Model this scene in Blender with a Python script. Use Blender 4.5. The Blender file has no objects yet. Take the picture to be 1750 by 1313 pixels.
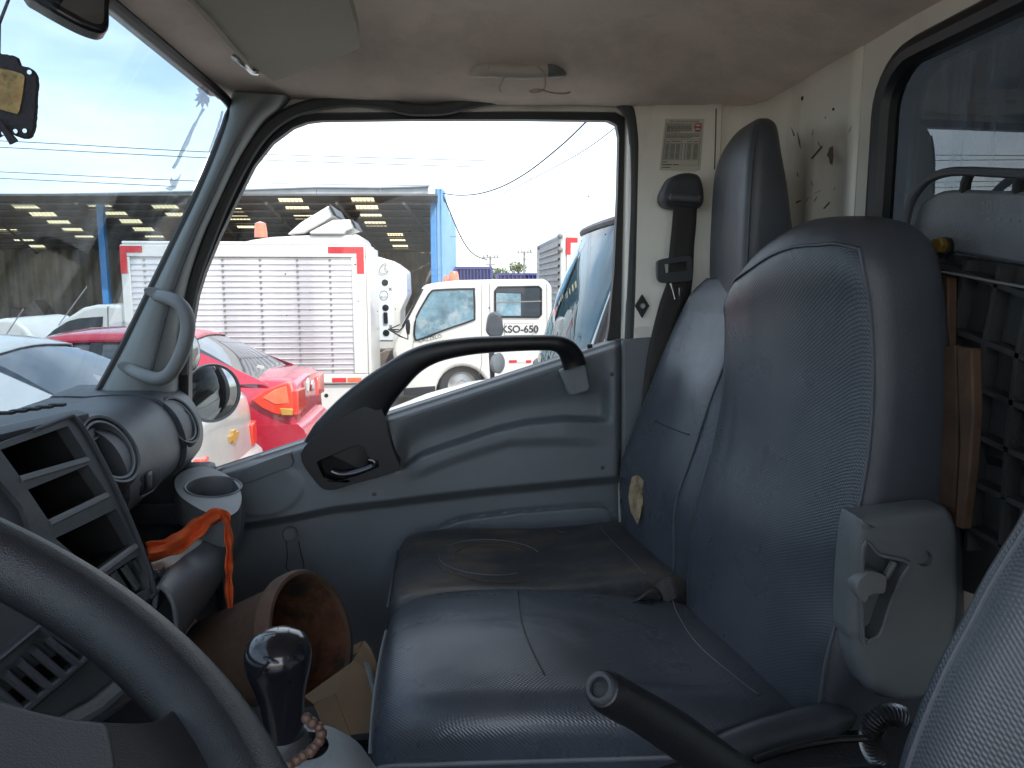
import bpy, bmesh, math, random
from mathutils import Vector, Matrix
from mathutils.geometry import tessellate_polygon
random.seed(7)
SC = bpy.context.scene
COL = SC.collection
# ------------------------------------------------------------------ camera
# world origin = the eye, X = towards the truck's rear, Y = towards the passenger door, Z up; the yard lies at z = GZ
W0, H0, FPX = 1750.0, 1313.0, 1273.0
YAW, PIT = math.radians(5.2), math.radians(7.6)
GZ = -2.1
cd = bpy.data.cameras.new('camera'); cam = bpy.data.objects.new('camera', cd); COL.objects.link(cam)
cam.location = (0, 0, 0); cam.rotation_euler = (math.pi/2 - PIT, 0, -YAW)
cd.sensor_width = 36; cd.lens = 36*FPX/W0; cd.clip_start = 0.02; cd.clip_end = 2000
SC.camera = cam
# ------------------------------------------------------------------ light
SUN_EL, SUN_DIR = math.radians(52), Vector((0.42, -0.62, 0)).normalized()
w = bpy.data.worlds.new('World'); SC.world = w; w.use_nodes = True
nt = w.node_tree; nt.nodes.clear()
out = nt.nodes.new('ShaderNodeOutputWorld'); bg = nt.nodes.new('ShaderNodeBackground'); bg.inputs[1].default_value = 0.15
sky = nt.nodes.new('ShaderNodeTexSky'); sky.sky_type = 'NISHITA'; sky.sun_disc = False
sky.sun_elevation = SUN_EL; sky.sun_rotation = math.atan2(SUN_DIR.x, SUN_DIR.y); sky.dust_density = 1.5
tc = nt.nodes.new('ShaderNodeTexCoord'); mp = nt.nodes.new('ShaderNodeMapping'); mp.inputs['Scale'].default_value = (1, 1, 3.2)
nz = nt.nodes.new('ShaderNodeTexNoise'); nz.inputs['Scale'].default_value = 2.2; nz.inputs['Detail'].default_value = 6; nz.inputs['Roughness'].default_value = .55
rp = nt.nodes.new('ShaderNodeValToRGB'); rp.color_ramp.elements[0].position = .27; rp.color_ramp.elements[1].position = .66
mx = nt.nodes.new('ShaderNodeMix'); mx.data_type = 'RGBA'
mx.inputs[7].default_value = (7.0, 7.3, 7.6, 1)
nt.links.new(tc.outputs['Generated'], mp.inputs[0]); nt.links.new(mp.outputs[0], nz.inputs['Vector']); nt.links.new(nz.outputs['Fac'], rp.inputs[0])
ml = nt.nodes.new('ShaderNodeMath'); ml.operation = 'MULTIPLY'; ml.inputs[1].default_value = .85
nt.links.new(rp.outputs[0], ml.inputs[0]); nt.links.new(ml.outputs[0], mx.inputs[0])
nt.links.new(sky.outputs[0], mx.inputs[6]); nt.links.new(mx.outputs[2], bg.inputs[0]); nt.links.new(bg.outputs[0], out.inputs[0])
ld = bpy.data.lights.new('sun', 'SUN'); ld.energy = 2.0; ld.angle = math.radians(.5); ld.color = (1, .95, .87)
sun = bpy.data.objects.new('sun', ld); COL.objects.link(sun)
sd = Vector((SUN_DIR.x*math.cos(SUN_EL), SUN_DIR.y*math.cos(SUN_EL), math.sin(SUN_EL)))
sun.rotation_euler = sd.to_track_quat('Z', 'Y').to_euler(); sun.location = (0, 0, 30)
SC.view_settings.view_transform = 'Standard'; SC.view_settings.look = 'None'
SC.view_settings.exposure = 2.05; SC.view_settings.gamma = 1; SC.view_settings.use_curve_mapping = False
SC.render.engine = 'CYCLES'
cy = SC.cycles; cy.use_denoising = True; cy.max_bounces = 9; cy.diffuse_bounces = 5; cy.glossy_bounces = 4; cy.transparent_max_bounces = 16
cy.sample_clamp_indirect = 6; cy.caustics_reflective = False; cy.caustics_refractive = False
# ------------------------------------------------------------------ measuring: a direction seen in the photograph cut with a real plane
FW = Vector((math.sin(YAW)*math.cos(PIT), math.cos(YAW)*math.cos(PIT), -math.sin(PIT)))
RT = Vector((math.cos(YAW), -math.sin(YAW), 0)); UP = RT.cross(FW)
def ray(x, y): return FW + RT*((x-875)/FPX) + UP*((656.5-y)/FPX)
def PY(x, y, Y): d = ray(x, y); return d*(Y/d.y)
def PX(x, y, X): d = ray(x, y); return d*(X/d.x)
def PZ(x, y, Z): d = ray(x, y); return d*(Z/d.z)
def PP(x, y, o, n): d = ray(x, y); return d*(Vector(o).dot(n)/d.dot(n))
# ------------------------------------------------------------------ materials
def mat(name, col, rough=.5, metal=0., var=.12, vs=6., bump=0., bs=300., pat=None, spec=.5, coat=0., dirt=None, rvar=.12, emit=None):
    m = bpy.data.materials.new(name); m.use_nodes = True; t = m.node_tree; N = t.nodes; L = t.links
    b = N['Principled BSDF']
    tc = N.new('ShaderNodeTexCoord')
    n1 = N.new('ShaderNodeTexNoise'); n1.inputs['Scale'].default_value = vs; n1.inputs['Detail'].default_value = 7; n1.inputs['Roughness'].default_value = .62
    L.new(tc.outputs['Object'], n1.inputs['Vector'])
    mx = N.new('ShaderNodeMix'); mx.data_type = 'RGBA'
    mx.inputs[6].default_value = tuple(max(0, c*(1-var)) for c in col)+(1,)
    mx.inputs[7].default_value = tuple(min(1, c*(1+var)) for c in col)+(1,)
    mr = N.new('ShaderNodeMapRange'); mr.inputs[1].default_value = .3; mr.inputs[2].default_value = .7
    L.new(n1.outputs['Fac'], mr.inputs[0]); L.new(mr.outputs[0], mx.inputs[0])
    colout = mx.outputs[2]
    for d in (dirt or []):           # (colour, scale, lo, hi, amount, stretch)
        dc, dsc, lo, hi, am = d[:5]
        mp = N.new('ShaderNodeMapping'); mp.inputs['Scale'].default_value = d[5] if len(d) > 5 else (1, 1, 1)
        mp.inputs['Location'].default_value = (random.random()*9, random.random()*9, random.random()*9)
        n2 = N.new('ShaderNodeTexNoise'); n2.inputs['Scale'].default_value = dsc; n2.inputs['Detail'].default_value = 9; n2.inputs['Roughness'].default_value = .68
        L.new(tc.outputs['Object'], mp.inputs[0]); L.new(mp.outputs[0], n2.inputs['Vector'])
        r2 = N.new('ShaderNodeMapRange'); r2.inputs[1].default_value = lo; r2.inputs[2].default_value = hi; r2.inputs[4].default_value = am
        L.new(n2.outputs['Fac'], r2.inputs[0])
        m2 = N.new('ShaderNodeMix'); m2.data_type = 'RGBA'; m2.inputs[7].default_value = tuple(dc)+(1,)
        L.new(r2.outputs[0], m2.inputs[0]); L.new(colout, m2.inputs[6]); colout = m2.outputs[2]
    L.new(colout, b.inputs['Base Color'])
    r1 = N.new('ShaderNodeMapRange'); r1.inputs[3].default_value = max(.02, rough-rvar*rough); r1.inputs[4].default_value = min(1, rough+rvar*rough)
    n3 = N.new('ShaderNodeTexNoise'); n3.inputs['Scale'].default_value = vs*3.1; n3.inputs['Detail'].default_value = 5
    L.new(tc.outputs['Object'], n3.inputs['Vector']); L.new(n3.outputs['Fac'], r1.inputs[0]); L.new(r1.outputs[0], b.inputs['Roughness'])
    b.inputs['Metallic'].default_value = metal; b.inputs['Specular IOR Level'].default_value = spec; b.inputs['Coat Weight'].default_value = coat
    if emit: b.inputs['Emission Color'].default_value = tuple(emit)+(1,); b.inputs['Emission Strength'].default_value = 1
    if bump:
        bp = N.new('ShaderNodeBump'); bp.inputs['Strength'].default_value = bump; bp.inputs['Distance'].default_value = .002
        if pat == 'weave':
            def mth(op, a, b=None):
                q = N.new('ShaderNodeMath'); q.operation = op
                for i_, s_ in ((0, a), (1, b)):
                    if s_ is None: continue
                    if isinstance(s_, (int, float)): q.inputs[i_].default_value = s_
                    else: L.new(s_, q.inputs[i_])
                return q.outputs[0]
            sx_ = N.new('ShaderNodeSeparateXYZ'); L.new(tc.outputs['Object'], sx_.inputs[0])
            u_ = mth('SINE', mth('MULTIPLY', mth('ADD', sx_.outputs[0], sx_.outputs[2]), bs)); v_ = mth('SINE', mth('MULTIPLY', sx_.outputs[1], bs))
            L.new(mth('MULTIPLY', u_, v_), bp.inputs['Height'])
        else:
            n4 = N.new('ShaderNodeTexNoise'); n4.inputs['Scale'].default_value = bs; n4.inputs['Detail'].default_value = 3
            L.new(tc.outputs['Object'], n4.inputs['Vector']); L.new(n4.outputs['Fac'], bp.inputs['Height'])
        if pat == 'weave' or name.startswith('vinyl'):
            n5 = N.new('ShaderNodeTexNoise'); n5.inputs['Scale'].default_value = 7; n5.inputs['Detail'].default_value = 1.5; n5.inputs['Distortion'].default_value = .6
            mp5 = N.new('ShaderNodeMapping'); mp5.inputs['Scale'].default_value = (1, 1.6, .7); L.new(tc.outputs['Object'], mp5.inputs[0]); L.new(mp5.outputs[0], n5.inputs['Vector'])
            b5 = N.new('ShaderNodeBump'); b5.inputs['Strength'].default_value = .16; b5.inputs['Distance'].default_value = .02
            L.new(n5.outputs['Fac'], b5.inputs['Height']); L.new(b5.outputs[0], bp.inputs['Normal'])
        L.new(bp.outputs[0], b.inputs['Normal'])
        if pat == 'fabric': b.inputs['Sheen Weight'].default_value = .25
    return m
def glass(name, tint=(.9, .95, .95), base=.05, dirt=0., dcol=(.8, .82, .82), power=4.):
    m = bpy.data.materials.new(name); m.use_nodes = True; t = m.node_tree; N = t.nodes; L = t.links; N.clear()
    o = N.new('ShaderNodeOutputMaterial'); tr = N.new('ShaderNodeBsdfTransparent'); tr.inputs[0].default_value = tuple(tint)+(1,)
    gl = N.new('ShaderNodeBsdfGlossy'); gl.inputs['Roughness'].default_value = .0
    lw = N.new('ShaderNodeLayerWeight'); lw.inputs[0].default_value = .5
    p = N.new('ShaderNodeMath'); p.operation = 'POWER'; p.inputs[1].default_value = power; L.new(lw.outputs['Facing'], p.inputs[0])
    q = N.new('ShaderNodeMath'); q.operation = 'MULTIPLY_ADD'; q.inputs[1].default_value = .9; q.inputs[2].default_value = base; L.new(p.outputs[0], q.inputs[0])
    m1 = N.new('ShaderNodeMixShader'); L.new(q.outputs[0], m1.inputs[0]); L.new(tr.outputs[0], m1.inputs[1]); L.new(gl.outputs[0], m1.inputs[2])
    last = m1.outputs[0]
    if dirt:
        tc = N.new('ShaderNodeTexCoord'); mp = N.new('ShaderNodeMapping'); mp.inputs['Scale'].default_value = (2, 9, 1.2); mp.inputs['Rotation'].default_value = (0, .5, .3)
        n = N.new('ShaderNodeTexNoise'); n.inputs['Scale'].default_value = 2.5; n.inputs['Detail'].default_value = 10; n.inputs['Roughness'].default_value = .7
        L.new(tc.outputs['Object'], mp.inputs[0]); L.new(mp.outputs[0], n.inputs['Vector'])
        r = N.new('ShaderNodeMapRange'); r.inputs[1].default_value = .45; r.inputs[2].default_value = .8; r.inputs[4].default_value = dirt; L.new(n.outputs['Fac'], r.inputs[0])
        d = N.new('ShaderNodeBsdfDiffuse'); d.inputs[0].default_value = tuple(dcol)+(1,)
        tl = N.new('ShaderNodeBsdfTranslucent'); tl.inputs[0].default_value = tuple(dcol)+(1,)
        a = N.new('ShaderNodeAddShader'); L.new(d.outputs[0], a.inputs[0]); L.new(tl.outputs[0], a.inputs[1])
        m2 = N.new('ShaderNodeMixShader'); L.new(r.outputs[0], m2.inputs[0]); L.new(last, m2.inputs[1]); L.new(a.outputs[0], m2.inputs[2]); last = m2.outputs[0]
    L.new(last, o.inputs[0]); return m
DUST = ((.30, .24, .17), 5, .52, .78, .55)
M = {}
M['vinyl'] = mat('vinyl_smooth', (.052, .058, .070), .36, var=.22, vs=5, bump=.25, bs=900, dirt=[((.12, .11, .10), 7, .55, .85, .35)], rvar=.3)
M['vinyl_weave'] = mat('vinyl_woven', (.058, .067, .083), .29, var=.25, vs=4, bump=.13, bs=1250, pat='weave', dirt=[((.13, .13, .13), 6, .55, .85, .3)], rvar=.3)
M['vinyl_fine'] = mat('vinyl_fine', (.050, .058, .071), .36, var=.2, vs=4, bump=.16, bs=1700, pat='weave', dirt=[((.13, .13, .13), 6, .55, .85, .3)], rvar=.3)
M['vinyl_dirty'] = mat('vinyl_dirty', (.044, .048, .054), .40, var=.35, vs=6, bump=.13, bs=1250, pat='weave', dirt=[((.22, .155, .085), 6, .50, .76, .6, (1, 2.5, 1)), ((.16, .15, .13), 23, .55, .8, .35)], rvar=.35)
M['piping'] = mat('piping', (.078, .085, .10), .45)
M['thread'] = mat('stitch_thread', (.16, .17, .18), .7)
M['door'] = mat('door_plastic', (.150, .170, .186), .42, var=.14, vs=4, bump=.22, bs=1100, dirt=[((.16, .16, .15), 5, .55, .85, .3)], rvar=.25)
M['grey'] = mat('grey_plastic', (.118, .130, .140), .45, var=.14, vs=6, bump=.25, bs=1000, dirt=[((.19, .19, .17), 9, .55, .85, .35)])
M['pillar'] = mat('pillar_plastic', (.17, .19, .19), .55, var=.12, vs=6, bump=.25, bs=900, dirt=[((.2, .2, .18), 9, .6, .85, .3)])
M['console'] = mat('console_plastic', (.052, .058, .063), .40, var=.16, vs=6, bump=.3, bs=1100, dirt=[((.2, .2, .18), 11, .55, .8, .4)], rvar=.25)
M['wheel'] = mat('wheel_leatherette', (.015, .017, .021), .32, var=.2, vs=5, bump=.35, bs=1500, dirt=[((.06, .06, .06), 9, .5, .8, .4)], rvar=.35)
M['dark'] = mat('dark_plastic', (.048, .053, .062), .48, var=.16, vs=6, bump=.3, bs=1200, dirt=[((.13, .13, .12), 9, .58, .85, .3)])
M['black'] = mat('black_plastic', (.008, .009, .011), .42, var=.2, bump=.2, bs=900)
M['gloss_black'] = mat('gloss_black', (.010, .011, .016), .18, var=.2, coat=.3, rvar=.4)
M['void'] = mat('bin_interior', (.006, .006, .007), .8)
M['rubber'] = mat('rubber', (.022, .023, .026), .62, var=.2, bump=.2, bs=600, dirt=[((.12, .11, .1), 14, .6, .85, .35)])
M['seal'] = mat('weatherstrip', (.060, .064, .066), .7, var=.2, bump=.4, bs=700)
M['head'] = mat('headlining_cloth', (.72, .60, .53), .95, var=.12, vs=3, bump=.7, bs=420, pat='fabric', dirt=[((.13, .11, .09), 3.2, .48, .8, .5), ((.16, .13, .10), 14, .6, .85, .35)])
M['visor'] = mat('visor_vinyl', (.38, .36, .29), .75, var=.08, bump=.5, bs=800)
M['white'] = mat('white_paint', (.80, .775, .70), .36, var=.07, vs=3, dirt=[((.30, .24, .15), 7, .55, .82, .45, (1, 1, .4)), ((.08, .07, .05), 40, .70, .76, .7, (1, 1, .45))], coat=.2)
M['hgrey'] = mat('handle_grey', (.15, .16, .165), .5, var=.1, bump=.2, bs=900)
M['hbrown'] = mat('handle_taupe', (.46, .43, .39), .55, var=.1)
M['belt'] = mat('belt_webbing', (.055, .052, .050), .85, var=.12, bump=.8, bs=500)
M['steel'] = mat('steel', (.55, .56, .58), .28, metal=1, var=.1)
M['chrome'] = mat('chrome', (.75, .76, .78), .1, metal=1, var=.05)
M['alu'] = mat('aluminium', (.80, .78, .79), .36, metal=.55, var=.10, vs=3, dirt=[((.30, .26, .26), 2.2, .5, .72, .5, (.5, 1, 2.5)), ((.2, .18, .17), 9, .62, .8, .7, (.6, 1, 2))])
M['paper'] = mat('paper', (.62, .60, .53), .8, var=.07)
M['ink'] = mat('ink', (.05, .05, .05), .8)
M['inkgrey'] = mat('ink_grey', (.20, .19, .18), .8)
M['redink'] = mat('red_ink', (.5, .08, .05), .7)
M['orange'] = mat('orange_cloth', (.62, .10, .02), .85, var=.2, vs=25, bump=.6, bs=300)
M['card'] = mat('cardboard', (.13, .080, .042), .85, var=.15, vs=9, bump=.3, bs=200, dirt=[((.12, .07, .04), 8, .5, .8, .4)])
M['torn'] = mat('torn_backing', (.32, .24, .15), .9, var=.4, vs=40, bump=.6, bs=200, dirt=[((.10, .06, .03), 45, .5, .65, .8)])
M['wood'] = mat('wood', (.066, .032, .015), .75, var=.55, vs=12, bump=.5, bs=90, dirt=[((.10, .05, .025), 14, .5, .75, .7, (1, 1, .12))])
M['clay'] = mat('rusty_bucket', (.095, .055, .036), .8, var=.25, vs=14, bump=.6, bs=80, dirt=[((.15, .10, .07), 9, .5, .75, .5), ((.03, .022, .018), 11, .52, .75, .7)])
M['rust'] = mat('rusty_inside', (.12, .045, .02), .9, var=.5, vs=22, bump=1, bs=60, dirt=[((.02, .018, .012), 16, .48, .62, .9)])
M['panel'] = mat('board_plastic', (.12, .132, .146), .5, var=.3, vs=7, bump=.3, bs=500, dirt=[((.2, .2, .2), 12, .5, .8, .45)])
M['panel_dark'] = mat('board_ribbed', (.028, .028, .029), .6, var=.3, vs=9, bump=.3, bs=500, dirt=[((.08, .06, .045), 8, .5, .75, .4)])
M['brass'] = mat('brass', (.65, .42, .10), .35, metal=.9, var=.2)
M['boot'] = mat('gear_boot', (.20, .235, .26), .6, var=.15, bump=.3, bs=600)
M['bead'] = mat('wood_bead', (.10, .055, .04), .5, var=.4, vs=50)
M['cord'] = mat('cord', (.42, .37, .28), .8)
M['leather'] = mat('dark_leather', (.028, .026, .032), .8, var=.3, bump=.8, bs=200)
M['print'] = mat('faded_print', (.36, .24, .08), .6, var=.5, vs=40, dirt=[((.06, .06, .02), 55, .45, .6, .8), ((.45, .07, .04), 60, .58, .66, .8)])
M['mirror'] = mat('mirror_glass', (.34, .36, .37), .02, metal=1, var=.02, rvar=0)
M['floor'] = mat('floor_mat', (.030, .031, .034), .85, var=.3, bump=.6, bs=200, dirt=[DUST])
M['outer_white'] = mat('vehicle_white', (.62, .605, .57), .32, var=.05, vs=2, coat=.4, dirt=[((.45, .40, .33), 3, .55, .85, .35)])
M['neigh_white'] = mat('vehicle_bluewhite', (.72, .77, .80), .3, var=.05, vs=2, coat=.4)
M['red'] = mat('vehicle_red', (.40, .013, .036), .28, var=.06, vs=2, coat=.8, dirt=[((.45, .22, .22), 4, .55, .85, .3)])
M['silver'] = mat('vehicle_silver', (.58, .58, .56), .33, metal=.5, var=.06, coat=.6)
M['box_grey'] = mat('box_grey', (.46, .44, .42), .55, var=.12, vs=2)
M['cab_dark'] = mat('cab_dark', (.045, .085, .105), .4, var=.4, vs=2)
M['coil'] = mat('dull_steel', (.22, .22, .23), .35, metal=1, var=.3, vs=40)
M['tyre'] = mat('tyre_rubber', (.028, .027, .026), .85, var=.2, bump=.5, bs=60)
M['vglass'] = mat('vehicle_glass', (.018, .024, .03), .05, var=.3, vs=2, spec=.9, coat=.6, rvar=0)
M['vglass_blue'] = mat('vehicle_glass_clear', (.13, .23, .28), .06, var=.5, vs=3, spec=.9, coat=.5, rvar=0, dirt=[((.45, .5, .5), 3.5, .52, .7, .6)])
M['lamp_red'] = mat('lamp_red', (.75, .06, .03), .15, coat=.8, var=.15, vs=15)
M['lamp_amber'] = mat('lamp_amber', (.82, .17, .08), .2, coat=.8, var=.2, vs=15)
M['tape_red'] = mat('tape_red', (.55, .03, .035), .4, var=.15)
M['gold'] = mat('gold_emblem', (.75, .48, .12), .3, metal=.7)
M['green'] = mat('green_decal', (.22, .52, .10), .5)
M['chassis'] = mat('chassis', (.16, .13, .115), .8, var=.35, dirt=[DUST])
M['blue'] = mat('blue_paint', (.055, .23, .52), .5, var=.15, vs=2, dirt=[((.3, .36, .42), 4, .5, .8, .35)])
M['blue_pale'] = mat('blue_cladding', (.17, .35, .58), .5, var=.12, vs=2, dirt=[((.45, .5, .53), 3, .5, .8, .35, (1, 1, .3))])
M['fascia'] = mat('grey_fascia', (.40, .43, .45), .5, var=.15, vs=2)
M['shed_dark'] = mat('shed_sheet', (.13, .125, .12), .7, var=.2, vs=1)
M['shed_wall'] = mat('shed_wall_sheet', (.30, .25, .19), .75, var=.25, vs=1.2, dirt=[((.12, .09, .06), 2, .5, .75, .6, (1, 1, .3))])
M['container'] = mat('container_paint', (.06, .06, .20), .5, var=.2, vs=1)
M['pole'] = mat('pole_grey', (.25, .24, .23), .7)
M['wire'] = mat('cable_black', (.03, .03, .035), .6)
M['leaf'] = mat('leaves', (.07, .10, .03), .7, var=.4, vs=3)
M['bark'] = mat('bark', (.10, .07, .05), .9, var=.3)
M['yard'] = mat('yard_ground', (.23, .20, .165), .9, var=.25, vs=.6, bump=.6, bs=8, dirt=[((.10, .09, .08), .8, .5, .7, .7)])
M['gwind'] = glass('windshield_glass', (.53, .58, .61), .008, dirt=.03, power=7.)
M['gside'] = glass('side_glass', (.52, .54, .55), .02, dirt=.03)
M['grear'] = glass('rear_glass', (.42, .50, .54), .10, dirt=.40, dcol=(.30, .42, .54))
M['gneigh'] = glass('windshield_mirrorlike', (.45, .66, .72), .10, power=6.)
M['splat'] = glass('dried_splash', (.78, .78, .80), .02, dirt=.45, dcol=(.38, .38, .40))
sk = bpy.data.materials.new('skylight_sheet'); sk.use_nodes = True
_n = sk.node_tree.nodes; _l = sk.node_tree.links; _n.clear()
_o = _n.new('ShaderNodeOutputMaterial'); _t = _n.new('ShaderNodeBsdfTranslucent'); _t.inputs[0].default_value = (.80, .66, .38, 1)
_l.new(_t.outputs[0], _o.inputs[0]); M['skylight'] = sk
# ------------------------------------------------------------------ building blocks
ORG = {}
def thing(name, label, cat, loc=(0, 0, 0), group=None):
    o = bpy.data.objects.new(name, None); COL.objects.link(o); o.empty_display_size = .1
    o.location = Vector(loc); ORG[o] = Vector(loc)
    o['label'] = label; o['category'] = cat
    if group: o['group'] = group
    return o
def tag(o, label, cat, group=None):
    o['label'] = label; o['category'] = cat
    if group: o['group'] = group
    return o
def struct(o): o['kind'] = 'structure'; return o
def obj(name, verts, faces, m, parent=None, smooth=True, bevel=0., bseg=2, sub=0, midx=None, angle=35, solid=0.):
    verts = [Vector(v) for v in verts]
    if parent is not None: og = ORG[parent]
    else:
        og = Vector((sum(v.x for v in verts)/len(verts), sum(v.y for v in verts)/len(verts), min(v.z for v in verts)))
    me = bpy.data.meshes.new(name); me.from_pydata([v-og for v in verts], [], faces)
    bm = bmesh.new(); bm.from_mesh(me); bmesh.ops.recalc_face_normals(bm, faces=bm.faces); bm.to_mesh(me); bm.free()
    ms = m if isinstance(m, (list, tuple)) else [m]
    for q in ms: me.materials.append(M[q] if isinstance(q, str) else q)
    if midx: me.polygons.foreach_set('material_index', midx)
    o = bpy.data.objects.new(name, me); COL.objects.link(o); ORG[o] = og
    if parent is not None: o.parent = parent
    else: o.location = og
    if smooth:
        me.shade_smooth()
        if not sub: me.set_sharp_from_angle(angle=math.radians(angle))
    if solid:
        s = o.modifiers.new('solid', 'SOLIDIFY'); s.thickness = solid; s.offset = 0
    if bevel:
        b = o.modifiers.new('bevel', 'BEVEL'); b.width = bevel; b.segments = bseg; b.limit_method = 'ANGLE'; b.angle_limit = math.radians(40); b.harden_normals = False
    if sub:
        s = o.modifiers.new('sub', 'SUBSURF'); s.levels = sub; s.render_levels = sub
    return o
def boxv(c, s, rot=None):
    c = Vector(c); hx, hy, hz = s[0]/2, s[1]/2, s[2]/2
    vs = [Vector((x, y, z)) for x in (-hx, hx) for y in (-hy, hy) for z in (-hz, hz)]
    if rot: vs = [rot @ v for v in vs]
    return [c+v for v in vs], [(0, 1, 3, 2), (4, 6, 7, 5), (0, 4, 5, 1), (2, 3, 7, 6), (0, 2, 6, 4), (1, 5, 7, 3)]
def box(name, c, s, m, parent=None, bevel=0., rot=None, **k):
    v, f = boxv(c, s, rot); return obj(name, v, f, m, parent, bevel=bevel, **k)
def box2(name, lo, hi, m, parent=None, bevel=0., **k):
    return box(name, [(a+b)/2 for a, b in zip(lo, hi)], [abs(b-a) for a, b in zip(lo, hi)], m, parent, bevel, **k)
def many(name, boxes, m, parent=None, bevel=0.):
    V = []; Fc = []
    for b in boxes:
        v, f = b; n = len(V); V += v; Fc += [tuple(i+n for i in q) for q in f]
    return obj(name, V, Fc, m, parent, bevel=bevel)
def plate(name, outer, depth, m, parent=None, holes=(), bevel=0., bseg=2, **k):
    """outline (coplanar points) with holes, extruded along the vector depth"""
    loops = [[Vector(p) for p in outer]]+[[Vector(p) for p in h] for h in holes]
    d = Vector(depth); tris = tessellate_polygon(loops); V = [p for l in loops for p in l]; n = len(V)
    F = [tuple(t) for t in tris]+[tuple(i+n for i in reversed(t)) for t in tris]
    s = 0
    for l in loops:
        for i in range(len(l)):
            a, b = s+i, s+(i+1) % len(l); F.append((a, b, b+n, a+n))
        s += len(l)
    o = obj(name, V+[p+d for p in V], F, m, parent, bevel=0, **k)
    if bevel:
        bm = bmesh.new(); bm.from_mesh(o.data); bmesh.ops.dissolve_limit(bm, angle_limit=.01, verts=bm.verts, edges=bm.edges) if not holes else None
        bm.to_mesh(o.data); bm.free()
        b = o.modifiers.new('bevel', 'BEVEL'); b.width = bevel; b.segments = bseg; b.limit_method = 'ANGLE'; b.angle_limit = math.radians(40)
    return o
def pillow(name, outer, depth, r, m, parent=None, holes=(), seg=5, hole_depth=None):
    """like plate, with the front edge rolled over by a radius r"""
    P = [Vector(p) for p in outer]; d = Vector(depth); n = len(P); dn = d.normalized(); c = sum(P, Vector())/n; IN_ = []
    for i in range(n):
        a, b = P[i-1], P[(i+1) % n]; t = (b-a).normalized(); q = t.cross(dn)
        IN_.append(q)
    ar = sum(((P[i]-c).cross(P[(i+1) % n]-c)).dot(dn) for i in range(n))
    sg = 1 if ar < 0 else -1
    lv = []
    for k in range(seg+1):
        a = .5*math.pi*k/seg; lv.append([p+q*(sg*r*(1-math.sin(a)))+dn*(r*(1-math.cos(a))) for p, q in zip(P, IN_)])
    V = [v for l in lv for v in l]+[p+d for p in P]; F = []
    for k in range(seg+1):
        for i in range(n): F.append((k*n+i, k*n+(i+1) % n, (k+1)*n+(i+1) % n, (k+1)*n+i))
    loops = [lv[0]]+[[Vector(p) for p in h] for h in holes]; base = len(V); mp = list(range(n))
    for h in loops[1:]:
        s = len(V); V += h; mp += list(range(s, s+len(h))); s2 = len(V); V += [p+d*.9 for p in h]
        for i in range(len(h)): j = (i+1) % len(h); F.append((s+i, s+j, s2+j, s2+i))
    for t in tessellate_polygon(loops): F.append(tuple(mp[i] for i in t))
    return obj(name, V, F, m, parent, angle=48)
def cr(pts, n=6, closed=False):
    """Catmull-Rom through points (any dimension)"""
    P = [Vector(p) for p in pts]; N = len(P); o = []
    rng = range(N if closed else N-1)
    for i in rng:
        if closed: a, b, c, d = P[i-1], P[i], P[(i+1) % N], P[(i+2) % N]
        else: a, b, c, d = P[max(i-1, 0)], P[i], P[i+1], P[min(i+2, N-1)]
        for j in range(n):
            t = j/n; o.append(.5*((2*b)+(c-a)*t+(2*a-5*b+4*c-d)*t*t+(3*b-a-3*c+d)*t**3))
    if not closed: o.append(P[-1])
    return o
def lerp1(tab, x):
    if x <= tab[0][0]: return tab[0][1]
    for (a, p), (b, q) in zip(tab, tab[1:]):
        if x <= b: return p+(q-p)*(x-a)/(b-a)
    return tab[-1][1]
def sm(a, b, x):
    t = min(1, max(0, (x-a)/(b-a))) if a != b else float(x > a); return t*t*(3-2*t)
def loft(name, rings, m, parent=None, caps=True, closed=True, wrap=False, **k):
    n = len(rings[0]); V = [p for r in rings for p in r]; F = []
    R = len(rings)
    for i in range(R if wrap else R-1):
        for j in range(n if closed else n-1):
            a = i*n+j; b = i*n+(j+1) % n; i2 = (i+1) % R; F.append((a, b, i2*n+(j+1) % n, i2*n+j))
    if caps and not wrap: F.append(tuple(range(n))); F.append(tuple(range((R-1)*n, R*n)))
    return obj(name, V, F, m, parent, **k)
def frames(pts, up=None, closed=False):
    fr = []; N = len(pts); prev = None
    for i, p in enumerate(pts):
        t = (pts[(i+1) % N]-pts[i-1]) if closed else (pts[min(i+1, N-1)]-pts[max(i-1, 0)])
        t.normalize()
        if up is not None: a = Vector(up)
        elif prev is None: a = Vector((0, 0, 1)) if abs(t.z) < .9 else Vector((1, 0, 0))
        else: a = prev
        b = t.cross(a)
        if b.length < 1e-6: b = t.cross(Vector((.3, .5, .8)))
        b.normalize(); a = b.cross(t); prev = a; fr.append((a, b))
    return fr
def tube(name, pts, r, m, parent=None, n=10, closed=False, up=None, **k):
    """r: radius, list of radii, or list of (along up, across)"""
    pts = [Vector(p) for p in pts]; fr = frames(pts, up, closed); rings = []
    for i, p in enumerate(pts):
        q = r[i] if isinstance(r, (list, tuple)) and not (len(r) == 2 and len(pts) != 2 and not isinstance(r[0], (list, tuple))) else r
        ra, rb = (q if isinstance(q, (list, tuple, Vector)) else (q, q))[:2]
        a, b = fr[i]
        rings.append([p+a*ra*math.cos(2*math.pi*j/n)+b*rb*math.sin(2*math.pi*j/n) for j in range(n)])
    return loft(name, rings, m, parent, wrap=closed, **k)
def basis(ax):
    ax = Vector(ax).normalized(); a = ax.cross(Vector((0, 0, 1)) if abs(ax.z) < .9 else Vector((1, 0, 0))).normalized(); return ax, a, ax.cross(a)
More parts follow.
